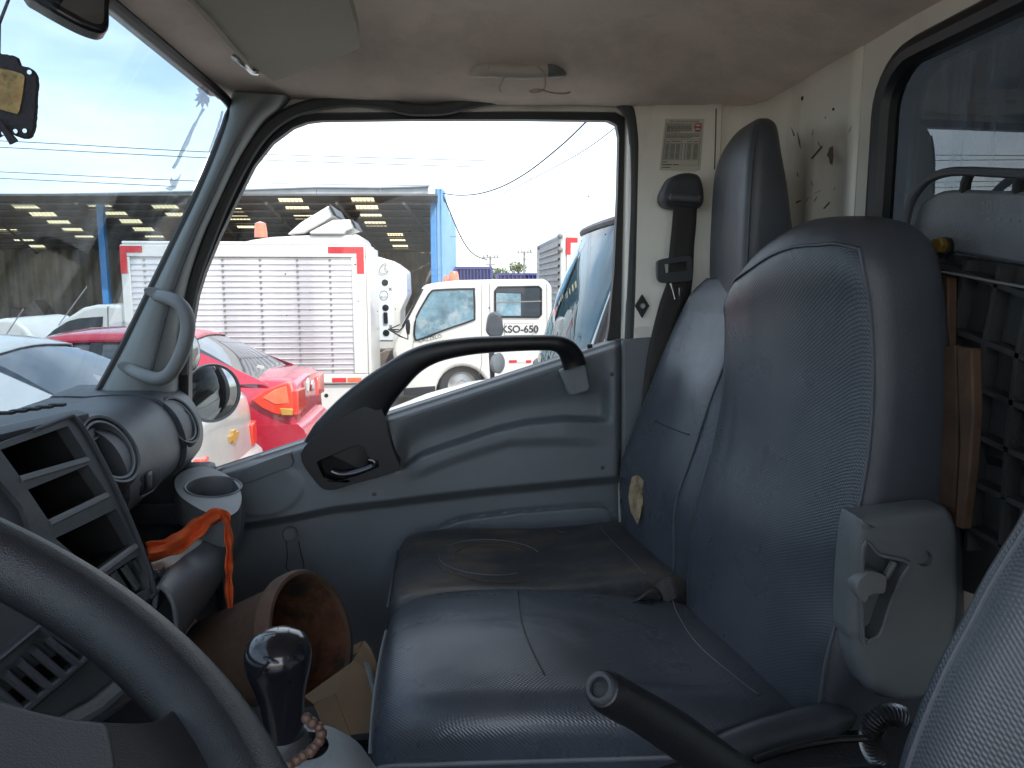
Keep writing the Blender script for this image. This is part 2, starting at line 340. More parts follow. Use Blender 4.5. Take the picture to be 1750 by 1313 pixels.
def lathe(name, prof, o, ax, m, parent=None, n=28, sc=(1, 1), caps=True, **k):
    ax, a, b = basis(ax); o = Vector(o)
    rings = [[o+ax*h+a*(r*sc[0]*math.cos(2*math.pi*j/n))+b*(r*sc[1]*math.sin(2*math.pi*j/n)) for j in range(n)] for r, h in prof]
    return loft(name, rings, m, parent, caps=caps, **k)
def rrect(x0, x1, y0, y1, r, nc=4, nf=5):
    """rounded rectangle, counted from the front (x0) side: returns points and the two indices of the front corners"""
    r = min(r, (x1-x0)*.49, (y1-y0)*.49); o = []
    for (cx, cy, a0) in ((x0+r, y0+r, math.pi), (x1-r, y0+r, 1.5*math.pi), (x1-r, y1-r, 0), (x0+r, y1-r, .5*math.pi)):
        for i in range(nc): a = a0+.5*math.pi*i/(nc-1); o.append((cx+r*math.cos(a), cy+r*math.sin(a)))
    for i in range(1, nf): t = i/nf; o.append((x0, (y1-r)+(y0-y1+2*r)*t))
    return o
def sphere(name, c, r, m, parent=None, n=14, sc=(1, 1, 1), **k):
    rings = []
    for i in range(n//2+1):
        th = math.pi*i/(n//2); rings.append([Vector(c)+Vector((r*sc[0]*max(.02, math.sin(th))*math.cos(2*math.pi*j/n), r*sc[1]*max(.02, math.sin(th))*math.sin(2*math.pi*j/n), r*sc[2]*math.cos(th))) for j in range(n)])
    return loft(name, rings, m, parent, **k)
def text(name, body, o, xdir, ydir, size, m, parent=None, align='CENTER', ext=.0, bold=0.):
    c = bpy.data.curves.new(name, 'FONT'); c.body = body; c.size = size; c.align_x = align; c.align_y = 'CENTER'; c.extrude = ext
    t = bpy.data.objects.new(name+'_tmp', c); COL.objects.link(t)
    me = bpy.data.meshes.new_from_object(t.evaluated_get(bpy.context.evaluated_depsgraph_get()))
    COL.objects.unlink(t); bpy.data.objects.remove(t)
    x = Vector(xdir).normalized(); y = Vector(ydir).normalized(); z = x.cross(y)
    R = Matrix((x, y, z)).transposed(); og = ORG[parent] if parent is not None else Vector(o)
    if bold:
        bm = bmesh.new(); bm.from_mesh(me); n0 = list(bm.verts)
        for k, (dx, dy) in enumerate(((bold, 0), (-bold, 0), (0, bold), (0, -bold))):
            g = bmesh.ops.duplicate(bm, geom=[f for f in bm.faces if all(v in set_ for v in f.verts)] if False else bm.faces[:len(me.polygons)])
            for e in g['geom']:
                if isinstance(e, bmesh.types.BMVert): e.co += Vector((dx, dy, .0003*(k+1)))
            bm.faces.ensure_lookup_table()
        bm.to_mesh(me); bm.free()
    for v in me.vertices: v.co = R @ v.co + Vector(o) - og
    me.materials.clear(); me.materials.append(M[m])
    ob = bpy.data.objects.new(name, me); COL.objects.link(ob); ORG[ob] = og
    if parent is not None: ob.parent = parent
    else: ob.location = og
    return ob
def surf(rings, x, y, lo, hi):
    """height of a lofted cushion (rings along x) at x, y; lo..hi are the ring's upper points"""
    for r, q in zip(rings, rings[1:]):
        if r[0].x <= x <= q[0].x:
            t = (x-r[0].x)/max(1e-6, q[0].x-r[0].x); o = []
            for g in (r, q):
                z = None
                for k in range(lo, hi):
                    a, b = g[k], g[k+1]
                    if min(a.y, b.y)-1e-6 <= y <= max(a.y, b.y)+1e-6: z = a.z+(b.z-a.z)*((y-a.y)/(b.y-a.y) if abs(b.y-a.y) > 1e-6 else 0); break
                o.append(z if z is not None else g[lo].z)
            return o[0]+(o[1]-o[0])*t
    return rings[-1][(lo+hi)//2].z
def px(pts, Y): return [PY(x, y, Y) for x, y in pts]
def px_s(pts, Y, n=5, closed=True): return [PY(p.x, p.y, Y) for p in cr([(x, y) for x, y in pts], n, closed)]
# ================================================================== THE YARD
gn = 40
struct(obj('ground', [(-400, -200, GZ), (400, -200, GZ), (400, 700, GZ), (-400, 700, GZ)], [(0, 1, 2, 3)], 'yard', None, smooth=False))
# ------------------------------------------------------------------ shed
sh = thing('open_shed', 'large open fronted shed with blue columns and yellowish roof skylights', 'shed', (-8, 30, GZ))
ra, rb, rc = PY(740, 346, 24), PY(0, 352, 26), PY(700, 431, 41)
rn = (rb-ra).cross(rc-ra).normalized()
def RP(x, y): return PP(x, y, ra, rn)
SKY = [[(599, 337), (638, 337), (641, 346), (602, 346)], [(607, 351), (645, 351), (648, 361), (610, 361)], [(615, 366), (651, 366), (655, 374), (618, 374)], [(622, 379), (658, 379), (662, 388), (626, 388)],
  [(474, 339), (515, 339), (520, 348), (479, 348)], [(487, 353), (527, 353), (531, 363), (491, 363)], [(501, 368), (543, 368), (547, 376), (505, 376)], [(515, 381), (550, 381), (554, 388), (519, 388)],
  [(372, 356), (412, 356), (418, 364), (378, 364)], [(388, 369), (423, 369), (429, 377), (394, 377)], [(401, 382), (438, 382), (441, 391), (407, 391)], [(358, 342), (398, 342), (404, 350), (364, 350)],
  [(661, 399), (688, 399), (690, 404), (663, 404)], [(665, 408), (691, 408), (694, 413), (667, 413)], [(669, 417), (695, 417), (698, 423), (672, 423)],
  [(16, 350), (59, 350), (71, 358), (27, 358)], [(47, 363), (91, 363), (101, 372), (57, 372)], [(78, 377), (116, 377), (124, 385), (86, 385)], [(104, 390), (138, 390), (146, 398), (112, 398)], [(126, 403), (158, 403), (165, 410), (133, 410)],
  [(141, 347), (183, 347), (194, 355), (153, 355)], [(174, 360), (211, 360), (220, 369), (182, 369)], [(202, 375), (238, 375), (245, 383), (209, 383)], [(225, 389), (259, 389), (266, 397), (232, 397)], [(246, 403), (278, 403), (284, 410), (252, 410)],
  [(-40, 378), (0, 378), (10, 386), (-30, 386)], [(-8, 392), (28, 392), (36, 400), (0, 400)], [(18, 406), (52, 406), (60, 413), (26, 413)], [(42, 418), (72, 418), (80, 424), (50, 424)], [(256, 350), (300, 350), (308, 358), (264, 358)], [(280, 364), (318, 364), (326, 372), (288, 372)]]
roof_o = [RP(748, 334.5), RP(-260, 334.5), RP(-260, 431), RP(748, 431)]
qs = []
for s in SKY:
    y0 = max(337.5, min(p[1] for p in s)); q = [RP(x, max(y, 338)) for x, y in s]; qs.append(q)
rfn = rn if rn.z > 0 else -rn
plate('roof_sheet', roof_o, rfn*.06, 'shed_dark', sh, holes=qs, smooth=False)
for q in qs:
    obj('skylight', [p+rfn*.03 for p in q], [(0, 1, 2, 3)], 'skylight', sh, smooth=False)
    for k in (1, 2, 3, 4): pass
bars = []
for q in qs:
    for k in (1, 2, 3, 4, 5):
        a = q[0].lerp(q[1], k/6)-rfn*.01; b = q[3].lerp(q[2], k/6)-rfn*.01; e = (q[1]-q[0]).normalized()*.012
        bars.append(([a-e, a+e, b+e, b-e], [(0, 1, 2, 3)]))
pur = many('skylight_purlin', bars, 'shed_dark', sh); pur['kind'] = 'stuff'
for yy in (342.5, 355, 367.5, 380, 393, 404, 414, 423):
    a, b = RP(-250, yy)-rfn*.09, RP(738, yy)-rfn*.09
    tube('purlin', [a, b], .045, 'chassis', sh, n=4)
for xx in (-40, 130, 345, 455, 575, 690):
    tube('roof_truss', [RP(xx, 336)-rfn*.2, RP(xx+(60 if xx < 700 else 20)+(300-xx*.3)*.15, 430)-rfn*.2], .06, 'chassis', sh, n=4)
def fas(x0, x1, y0a, y0b, y1a, y1b, Y0, Y1):
    plate('fascia_board', [PY(x0, y0a, Y0), PY(x1, y0b, Y1), PY(x1, y1b, Y1), PY(x0, y1a, Y0)], (0, .12, 0), 'fascia', sh, smooth=False)
e = [(-320, 339, 352.5, 27), (98, 333.5, 346, 25.75), (320, 328.5, 341.5, 25.12), (541, 321, 333, 24.6), (650, 322, 333, 24.3), (733, 319.5, 331, 24.02)]
for a, b in zip(e, e[1:]): fas(a[0], b[0]-.8, a[1], b[1], a[2], b[2], a[3], b[3])
tube('gutter', [PY(a[0], a[1]-1, a[3]-.05) for a in e], .035, 'fascia', sh, n=8)
def zig(name, p0, p1, z0, z1, n, amp, m, parent, z1b=None):
    p0, p1 = Vector(p0), Vector(p1); d = (p1-p0); nrm = Vector((d.y, -d.x, 0)).normalized(); V = []; F = []
    for i in range(n+1):
        p = p0+d*(i/n)+nrm*(amp if (i//2) % 2 else 0); zt = z1 if z1b is None else z1+(z1b-z1)*i/n
        V += [(p.x, p.y, z0), (p.x, p.y, zt)]
        if i: F.append((2*i-2, 2*i, 2*i+1, 2*i-1))
    return obj(name, V, F, m, parent, smooth=False)
zig('back_wall', (-34, 41.2, 0), (.4, 41, 0), GZ, rc.z+.05, 260, .10, 'shed_wall', sh)
zig('side_wall', (-34, 27, 0), (-34, 41, 0), GZ, 3, 60, .1, 'shed_wall', sh)
wl = PY(757, 324, 24); wf = PY(768, 372, 38); 
zig('side_wall', (wl.x, 24.0, 0), (PY(767, 400, 34).x, 34, 0), GZ, wl.z, 60, .05, 'blue_pale', sh, PY(766, 368, 34).z)
zig('side_wall', (PY(767, 400, 34).x+.05, 34.1, 0), (PY(778, 400, 46).x, 46, 0), GZ, PY(768, 372, 34).z+.3, 60, .05, 'blue_pale', sh, PY(778, 392, 46).z)
q0, q1 = PY(743, 323, 24), PY(757, 324, 24)
zig('corner_cladding', (q0.x, 24.0, 0), (q1.x, 23.98, 0), GZ, q0.z, 8, .04, 'blue_pale', sh)
for xa, xb, Y, y in ((735, 743, 23.95, 336), (163, 174, 25.4, 344)):
    a, b = PY(xa, y, Y), PY(xb, y, Y); box2('steel_column', (a.x, Y, GZ), (b.x, Y+.22, a.z), 'blue', sh, .01)
for Y, y in ((33, 397),):
    p = PY(700, y, Y); box2('roof_beam', (-34, Y, p.z-.10), (.2, Y+.12, p.z), 'chassis', sh)
pz = RP(700, 428)
tube('brace', [PY(690, 473, 30), PY(740, 448, 30)], .06, 'chassis', sh, n=6)
for x, wd, hgt, lb_ in ((-17, 1.6, 1.5, 'dark scrap heap inside the open shed beyond the white bonnet'),):
    q = [(x, 31, GZ), (x+wd, 31, GZ), (x+wd*.9, 31, GZ+hgt*.5), (x+wd*.6, 31, GZ+hgt), (x+wd*.35, 31, GZ+hgt*.7), (x+wd*.1, 31, GZ+hgt*.8)]
    tag(plate('scrap_heap', q, (0, .9, 0), 'chassis', None, smooth=False), lb_, 'scrap')
# ------------------------------------------------------------------ cables, poles, containers, tree
def cable(pts, r, label, Yend=None):
    q = cr([PY(*p) for p in pts], 8); tag(tube('overhead_cable', q, r, 'wire', None, n=5), label, 'cable')
cable([(-300, 232, 19), (0, 241, 20), (400, 262, 21), (830, 275, 22)], .010, 'thin overhead cable high above the shed, topmost of the long wires')
cable([(-300, 240, 19), (0, 252, 20), (400, 272, 21), (830, 286, 22)], .010, 'second thin overhead cable just under the topmost wire')
cable([(-300, 282, 21), (0, 294, 22), (400, 312, 23), (760, 318, 24)], .010, 'third overhead cable passing close above the shed fascia')
cable([(-300, 292, 21), (0, 305, 22), (300, 319, 23)], .010, 'lowest overhead cable touching the shed roof line')
cable([(1030, 180, 14), (1003, 207, 15), (960, 248, 17), (905, 292, 19), (860, 318, 21), (820, 331, 22.5), (785, 334, 23.4), (757, 331, 24)], .018, 'black service cable sagging down to the shed corner')
cable([(1060, 210, 16), (1044, 224, 17), (1000, 256, 20), (940, 290, 24), (860, 330, 30)], .012, 'faint second service cable beyond the sagging black one')
cable([(757, 334, 24), (770, 365, 25), (785, 400, 26), (800, 425, 27), (815, 438, 28), (832, 444, 29)], .022, 'black cable dropping from the shed corner towards the containers')
cable([(770, 405, 34), (900, 401, 40), (1000, 396, 50)], .012, 'fine level cable crossing the white sky above the containers')
def cont(xa, xb, yt, Y, label, m='container'):
    a, b = PY(xa, yt, Y), PY(xb, yt, Y); c = thing('shipping_container', label, 'container', ((a.x+b.x)/2, Y+1.2, GZ))
    zig('corrugated_side', (a.x, Y, 0), (b.x, Y, 0), GZ, a.z-.12, 44, .12, m, c)
    box2('top_rail', (a.x-.03, Y-.14, a.z-.12), (b.x+.03, Y+.05, a.z), m, c)
    box2('container_box', (a.x, Y+.06, GZ), (b.x, Y+2.4, a.z-.02), m, c)
    for x in (a.x, b.x): box2('corner_post', (x-.06, Y-.14, GZ), (x+.06, Y+.02, a.z-.121), m, c)
cont(778, 840, 456, 38, 'taller dark blue corrugated container next to the shed wall')
cont(851, 926, 467, 42, 'lower dark blue corrugated container in front of the far box truck')
def pole(x, yt, Y, label):
    p = PY(x, yt, Y); t = thing('utility_pole', label, 'pole', (p.x, Y, GZ))
    tube('pole_shaft', [(p.x, Y, GZ), (p.x, Y, p.z)], [.11, .07], 'pole', t, n=8)
    for dz in (.15, .6): box('cross_arm', (p.x, Y-.08, p.z-dz), (1.3-dz, .08, .08), 'pole', t)
    for dx in (-.5, -.2, .3, .55): lathe('insulator', [(.05, 0), (.06, .08), (.03, .16)], (p.x+dx*.9, Y-.08, p.z-.11), (0, 0, 1), 'pole', t, n=8)
pole(838, 437, 52, 'grey utility pole behind the taller blue container'); pole(896, 429, 56, 'grey utility pole behind the lower blue container')
def tree(x, y, Y, r, label):
    p = PY(x, y, Y); t = thing('small_tree', label, 'tree', (p.x, Y, GZ)); rs = random.Random(int(x))
    tube('trunk', [(p.x, Y, GZ), (p.x+.1, Y, p.z-.3), (p.x+.2, Y, p.z)], [.14, .10, .04], 'bark', t, n=7)
    V = []; F = []
    for k in range(230):
        d = Vector((rs.gauss(0, 1), rs.gauss(0, 1), rs.gauss(0, .7))).normalized()*r*(rs.random()**.4); c = p+d+Vector((.3*math.sin(k), 0, 0))
        u = Vector((rs.gauss(0, 1), rs.gauss(0, 1), rs.gauss(0, 1))).normalized()*.13; v = u.orthogonal().normalized()*.07; n = len(V); V += [c-u, c+v, c+u, c-v]; F.append((n, n+1, n+2, n+3))
    obj('crown', V, F, 'leaf', t, smooth=False)
tree(852, 470, 46, .45, 'small green tree showing in the gap between two blue containers')
tree(884, 457, 60, .5, 'thin treetop rising above the lower blue container')
# ------------------------------------------------------------------ vehicles
def wheel(parent, x, y, r, wdt, ny=-1):
    w_ = lathe('wheel', [(r*.62, -wdt/2), (r*.93, -wdt/2), (r, -wdt/2+.03), (r, wdt/2-.03), (r*.93, wdt/2), (r*.62, wdt/2)], (x, y, GZ+r), (0, ny, 0), 'tyre', parent, n=32, caps=False)
    lathe('rim', [(.0001, .02), (r*.18, .03), (r*.22, .0), (r*.5, -.02), (r*.60, .04), (r*.64, wdt/2-.02)], (x, y, GZ+r), (0, ny, 0), 'silver', w_, n=24, caps=False)
def sedan(name, label, paint, rx, yn, yf, body, gh, zlow=-1.86, group=None):
    """body: (s, z top, tuck) from the tail forwards; gh: s of rear glass base, roof rear, roof front, windscreen base, z belt, z roof"""
    t = thing(name, label, 'car', (rx-2.2, (yn+yf)/2, GZ), group); X = lambda s: rx-s; ym = (yn+yf)/2
    rings = []
    for p in cr(body, 4):
        s, zt, tk = p; h = zt-zlow; r = []
        half = [(.10+tk*1.2, 0), (.02+tk, .18), (tk, .45), (.015+tk, .70), (.05+tk, .90), (.11+tk, .98), (.24+tk, 1.0)]
        for y, f in half: r.append(Vector((X(s), yn+y, zlow+h*f)))
        r.append(Vector((X(s), ym, zt+.025)))
        for y, f in reversed(half): r.append(Vector((X(s), yf-y, zlow+h*f)))
        rings.append(r)
    obj_ = loft('body', rings, paint, t, angle=50)
    s0, s1, s2, s3, zb, zr = gh
    def side(s, f, off=0., far=False):
        y = .075+.20*f-off; return Vector((X(s), (yf-y) if far else (yn+y), zb+(zr-zb)*f))
    def zt_(s):
        if s < s1: return sm(s0-.02, s1+.25, s)*.0+((s-s0)/(s1-s0))
        if s > s2: return (s3-s)/(s3-s2)
        return 1+.05*math.sin(math.pi*(s-s1)/(s2-s1))
    rings = []
    for k in range(33):
        s = s0+(s3-s0)*k/32; f = max(0, zt_(s)); f2 = f-.06*math.exp(-((s-s1)/.15)**2)-.05*math.exp(-((s-s2)/.15)**2)
        f2 = max(0, f2); zz = zb+(zr-zb)*f2
        r = [side(s, 0)-Vector((0, 0, .12)), side(s, f2*.5), side(s, f2)]
        for u in (.12, .35, .5, .65, .88): a = side(s, f2); b = side(s, f2, 0, True); c = a.lerp(b, u); c.z += .045*f2*math.sin(math.pi*u); r.append(c)
        r += [side(s, f2, 0, True), side(s, f2*.5, 0, True), side(s, 0, 0, True)-Vector((0, 0, .12))]
        rings.append(r)
    gm = loft('cabin_glass', rings, 'vglass', t, angle=60)
    rr = []
    for k in range(11):
        s = s1-.06+(s2-s1+.12)*k/10; f = max(0, zt_(s)); f2 = f-.06*math.exp(-((s-s1)/.15)**2)-.05*math.exp(-((s-s2)/.15)**2); r = []
        r.append(side(s, f2-.13, .012))
        for u in (0, .12, .35, .5, .65, .88, 1): a = side(s, f2, .004); b = side(s, f2, .004, True); c = a.lerp(b, u); c.z += .012+.045*f2*math.sin(math.pi*u); r.append(c)
        r.append(side(s, f2-.13, .012, True)); rr.append(r)
    loft('roof', rr, paint, t, caps=False, closed=False, angle=60, solid=.012)
    for far in (False, True):
        def strip(nm, q, m): plate(nm, [side(s, f, .010, far) for s, f in q], (0, .02 if not far else -.02, 0), m, t, smooth=False)
        strip('rear_pillar', [(s0-.10, -.05), (s1-.05, .80), (s1-.02, .95), (s1+.28, .97), (s1+.10, .62), (s1-.05, .12), (s1+.05, -.05)], paint)
        strip('front_pillar', [(s3+.08, -.05), (s2+.03, .92), (s2-.06, .92), (s3-.14, -.05)], paint)
        sb_ = (s1+s2)/2+.12
        strip('centre_pillar', [(sb_-.10, -.05), (sb_-.04, .95), (sb_+.06, .95), (sb_+.08, -.05)], 'black')
        strip('window_line', [(s0+.35, -.07), (s3-.1, -.07), (s3-.1, -.02), (s0+.35, -.02)], 'chrome')
    for s in (.85, 3.55):
        wheel(t, X(s), yn+.13, .31, .2); wheel(t, X(s), yf-.13, .31, .2, 1)
    return t
BODY = [(-.02, -1.30, .16), (0.0, -1.02, .10), (.03, -.945, .065), (.10, -.905, .03), (.30, -.885, .01), (.9, -.875, 0), (1.8, -.875, 0), (2.8, -.885, 0), (3.3, -.905, .01), (3.8, -.97, .03), (4.25, -1.06, .08), (4.42, -1.22, .16), (4.46, -1.45, .2)]
red = sedan('red_sedan', 'glossy red saloon car parked nose away with orange rear lamp', 'red', -1.40, 7.0, 8.65, BODY, (.34, 1.05, 2.35, 3.25, -.90, -.50))
loft('rear_bumper', [[Vector((-1.40+o, 7.0+k+.04, z)) for o, z in ((.02, -1.30), (.08, -1.36), (.11, -1.50), (.10, -1.72), (.02, -1.84))]+[Vector((-1.75, 7.0+k*.3+.005, -1.84)), Vector((-1.75, 7.0+k*.3+.005, -1.30))] for k in (0, .08)]+[[Vector((-1.40+o+.03, y, z)) for o, z in ((.02, -1.30), (.08, -1.36), (.11, -1.50), (.10, -1.72), (.02, -1.84))]+[Vector((-1.5, y, -1.84)), Vector((-1.5, y, -1.30))] for y in (7.4, 8.2)], 'red', red, angle=60)
tl_ = plate('tail_lamp', [PY(x, y, 6.985) for x, y in [(428, 684), (452, 667), (480, 657), (494, 653), (499, 672), (501, 700), (499, 711), (470, 709), (446, 698)]], (0, .10, 0), 'lamp_red', red, bevel=.012)
plate('lamp_lens', [PY(x, y, 6.980) for x, y in [(448, 680), (470, 666), (489, 660), (494, 690), (470, 692)]], (0, .02, 0), 'lamp_amber', tl_, bevel=.006)
plate('lamp_lens', [PY(x, y, 6.979) for x, y in [(478, 698), (500, 699), (500, 710), (481, 710)]], (0, .02, 0), 'gold', tl_, bevel=.004)
plate('tail_lamp', [(-1.372, 7.06, -.98), (-1.372, 7.42, -1.0), (-1.372, 7.50, -1.20), (-1.372, 7.06, -1.22)], (-.08, 0, 0), 'lamp_red', red, bevel=.012)
plate('tail_lamp', [(-1.372, 8.60, -.98), (-1.372, 8.24, -1.0), (-1.372, 8.16, -1.20), (-1.372, 8.60, -1.22)], (-.08, 0, 0), 'lamp_red', red, bevel=.012)
plate('rear_emblem', [(-1.368, 7.80, -1.02), (-1.368, 7.90, -.99), (-1.368, 7.97, -1.03), (-1.368, 7.92, -1.10), (-1.368, 7.82, -1.10)], (-.02, 0, 0), 'chrome', red, bevel=.004)
plate('sticker', [(-1.365, 7.52, -.97), (-1.365, 7.58, -.93), (-1.365, 7.66, -.98), (-1.365, 7.60, -1.07), (-1.365, 7.53, -1.05)], (-.01, 0, 0), 'paper', red)
plate('number_plate', [(-1.30, 7.62, -1.40), (-1.30, 8.05, -1.40), (-1.30, 8.05, -1.56), (-1.30, 7.62, -1.56)], (-.02, 0, 0), 'gold', red)
plate('window_sticker', [PY(441, 627, 7.55)+Vector((0, 0, .02)), PY(452, 630, 7.5)+Vector((0, 0, .02)), PY(450, 634, 7.5)+Vector((0, 0, .015)), PY(438, 631, 7.55)+Vector((0, 0, .015))], (0, 0, .003), 'paper', red)
SB = [(-.02, -1.35, .16), (0.0, -.98, .10), (.04, -.90, .06), (.12, -.865, .03), (.35, -.845, .01), (.9, -.84, 0), (1.8, -.84, 0), (2.8, -.85, 0), (3.3, -.87, .01), (3.8, -.94, .03), (4.25, -1.03, .08), (4.42, -1.2, .16), (4.46, -1.42, .2)]
sil = sedan('silver_sedan', 'silver saloon car with gold bow tie badge nearest below the windshield', 'silver', -1.66, 4.95, 6.6, SB, (.62, 1.42, 2.6, 3.4, -.86, -.44))
eb = [(.0, .05), (.045, .05), (.045, .022), (.12, .022), (.12, -.022), (.045, -.022), (.045, -.05), (-.045, -.05), (-.045, -.022), (-.12, -.022), (-.12, .022), (-.045, .022), (-.045, .05)]
plate('badge', [(-1.630, 5.86+a, -1.17+b) for a, b in eb], (-.02, 0, 0), 'gold', sil)
plate('tail_lamp', [(-1.625, 5.04, -1.16), (-1.625, 5.20, -1.17), (-1.625, 5.18, -1.36), (-1.625, 5.04, -1.36)], (-.06, 0, 0), 'lamp_red', sil, bevel=.012)
plate('tail_lamp', [(-1.625, 6.52, -1.16), (-1.625, 6.36, -1.17), (-1.625, 6.38, -1.36), (-1.625, 6.52, -1.36)], (-.06, 0, 0), 'lamp_red', sil, bevel=.012)
loft('rear_bumper', [[Vector((-1.66+o, y, z)) for o, z in ((.0, -1.36), (.06, -1.42), (.09, -1.55), (.08, -1.75), (.0, -1.86))]+[Vector((-1.8, y, -1.86)), Vector((-1.8, y, -1.36))] for y in (4.99, 5.1, 6.45, 6.56)], 'silver', sil, angle=60)
tube('rear_wiper', [PY(-6, 672, 5.3), PY(4, 692, 5.25), PY(8, 700, 5.25)], .008, 'black', sil, n=6)
# light truck with a ribbed aluminium box
BY = 11.0
bt = thing('box_truck', 'small white truck with ribbed aluminium box body and red corner tape', 'truck', (-2.8, 12, GZ))
tl, trr, brr = PY(206, 425, BY), PY(624, 420, BY), PY(628, 655, BY); zt, zb_ = trr.z, brr.z; xl, xr = tl.x, trr.x
box2('box_core', (xl+.03, BY+.05, zb_+.02), (xr-.03, BY+1.50, zt-.03), 'alu', bt)
box2('top_rail', (xl, BY-.03, zt-.17), (xr, BY+.049, zt), 'outer_white', bt, .012)
box2('roof_cap', (xl+.01, BY+.0, zt+.001), (xr-.01, BY+1.54, zt+.05), 'outer_white', bt, .02)
box2('bottom_rail', (xl, BY-.03, zb_), (xr, BY+.049, zb_+.14), 'outer_white', bt, .012)
box2('corner_post', (xr-.20, BY-.035, zb_+.141), (xr, BY+.049, zt-.171), 'outer_white', bt, .012)
box2('corner_post', (xl, BY-.035, zb_+.141), (xl+.12, BY+.049, zt-.171), 'outer_white', bt, .012)
box2('rear_frame', (xr+.001, BY-.01, zb_), (xr+.05, BY+1.52, zt), 'outer_white', bt, .015)
ns = 21; z0, z1 = zb_+.145, zt-.175; hs = (z1-z0)/ns
pr = [(-.004, 0), (-.004, hs*.70), (-.012, hs*.74), (-.020, hs*.80), (-.022, hs*.88), (-.012, hs*.95), (-.004, hs*.985)]
xs0, xs1 = xl+.121, xr-.201
V = []; Fc = []
for x in (xs0, xs1): V += [(x, BY+y, z) for y, z in pr]+[(x, BY+.049, hs*.985), (x, BY+.049, 0)]
n = len(pr)+2
Fc = [(i, (i+1) % n, n+(i+1) % n, n+i) for i in range(n)]+[tuple(range(n)), tuple(range(n, 2*n))]
first = None
for k in range(ns):
    if first is None:
        first = obj('slat', [(a, b, c+z0) for a, b, c in V], Fc, 'alu', bt, angle=30)
    else:
        c = first.copy(); COL.objects.link(c); c.parent = bt; c.location = (0, 0, hs*k)
rv = []
for cx in (.06, .24, .41, .58, .75, .90):
    x = xs0+(xs1-xs0)*cx
    for k in range(ns): rv.append(boxv((x, BY-.012, z0+hs*(k+.55)), (.028, .018, .028)))
many('rivet', rv, 'inkgrey', bt)['kind'] = 'stuff'
def tape(x0, z0_, x1, z1_, m, Y=BY-.040): box2('reflective_tape', (x0, Y, z0_), (x1, Y+.004, z1_), m, bt)
tape(xr-.52, zt-.11, xr-.02, zt-.02, 'tape_red', BY-.0352); tape(xr-.12, zt-.40, xr-.02, zt-.112, 'tape_red', BY-.0405); tape(xl+.0, zt-.11, xl+.30, zt-.02, 'tape_red', BY-.0352); tape(xl, zt-.40, xl+.09, zt-.112, 'tape_red', BY-.0405)
x = xr-.10; k = 0
while x > xl+.2:
    tape(x-.20, zb_+.02, x, zb_+.085, 'tape_red' if k % 2 else ('paper' if k else 'lamp_amber'), BY-.0352); x -= .22; k += 1
box2('chassis_rail', (xl-2, BY+.4, zb_-.20), (xr-.05, BY+.55, zb_-.02), 'chassis', bt)
mud = plate('rear_skirt', [(xr-.85, BY+.02, zb_-.02), (xr-.08, BY+.02, zb_-.02), (xr-.30, BY+.02, zb_-.42), (xr-.80, BY+.02, zb_-.42)], (0, .03, 0), 'outer_white', bt)
lathe('skirt_hole', [(.0001, .002), (.03, .002), (.03, 0)], (xr-.62, BY+.019, zb_-.18), (0, -1, 0), 'void', mud, n=14)
wheel(bt, xr-1.25, BY+.25, .36, .24); wheel(bt, xr-.95+.0, BY+1.8, .36, .24, 1); wheel(bt, xl-1.5, BY+.25, .36, .24)
box2('mud_flap', (xr-.86, BY+.1, GZ+.15), (xr-.84, BY+.5, zb_-.2), 'rubber', bt)
cabp = cr([(219, 521), (165, 521), (140, 526), (110, 545), (80, 573), (40, 588), (-20, 602), (-60, 620), (-62, 700), (219, 700)], 1)
CYY = BY+.12
def CB(pts, d, m, nm, Y=CYY, bevel=.02): return plate(nm, [PY(x, y, Y) for x, y in pts], (0, d, 0), m, bt, bevel=bevel, bseg=3)
CB([(218, 521), (165, 521), (141, 526), (110, 546), (80, 574), (30, 590), (-30, 603), (-70, 622), (-72, 705), (218, 705)], 1.65, 'outer_white', 'cab_body', bevel=.05)
CB([(76, 578), (92, 564), (116, 549), (136, 544), (176, 541), (174, 575), (172, 580)], .02, 'vglass', 'cab_window', CYY-.008, .004)
CB([(183, 524), (185, 524), (187, 660), (185, 660)], .01, 'inkgrey', 'door_seam', CYY-.006, 0)
CB([(-14, 548), (8, 544), (26, 547), (44, 560), (60, 580), (64, 588), (40, 592), (-20, 604)], 1.5, 'outer_white', 'bonnet', CYY-.3, .06)
tube('aerial', [PY(100, 556, CYY), PY(148, 490, CYY-.1)], .008, 'steel', bt, n=5); tube('aerial', [PY(2, 585, 10.6), PY(40, 528, 10.6)], .008, 'steel', bt, n=5)
# rubbish truck behind it
gt = thing('rubbish_truck', 'white rubbish truck with open top flaps behind the ribbed box', 'truck', (-2, 15, GZ)); GY = 14.3
def G(pts, d, m, nm, Y=GY, bevel=.03, par=None): return plate(nm, [PY(x, y, Y) for x, y in pts], (0, d, 0), m, par or gt, bevel=bevel, bseg=2)
G([(628, 445), (640, 437), (674, 447), (694, 462), (696, 505), (684, 532), (684, 600), (628, 600)], 2.0, 'outer_white', 'tail_body', bevel=.05)
G([(400, 417), (430, 410), (465, 405), (530, 402), (612, 400), (618, 412), (618, 480), (400, 480)], 2.0, 'outer_white', 'hopper_body', bevel=.06)
G([(490, 401), (514, 380), (562, 351), (571, 368), (545, 384), (520, 399)], 1.4, 'outer_white', 'top_flap', GY+.1)
G([(562, 350), (565, 350), (575, 368), (570, 369)], 1.5, 'black', 'flap_seal', GY+.05, .01)
G([(528, 397), (569, 376), (598, 375), (609, 389), (592, 395), (588, 401), (530, 401)], 1.0, 'outer_white', 'side_flap', GY-.05)
G([(599, 374), (602, 375), (610, 390), (606, 391)], 1.0, 'black', 'flap_seal', GY-.08, .01)
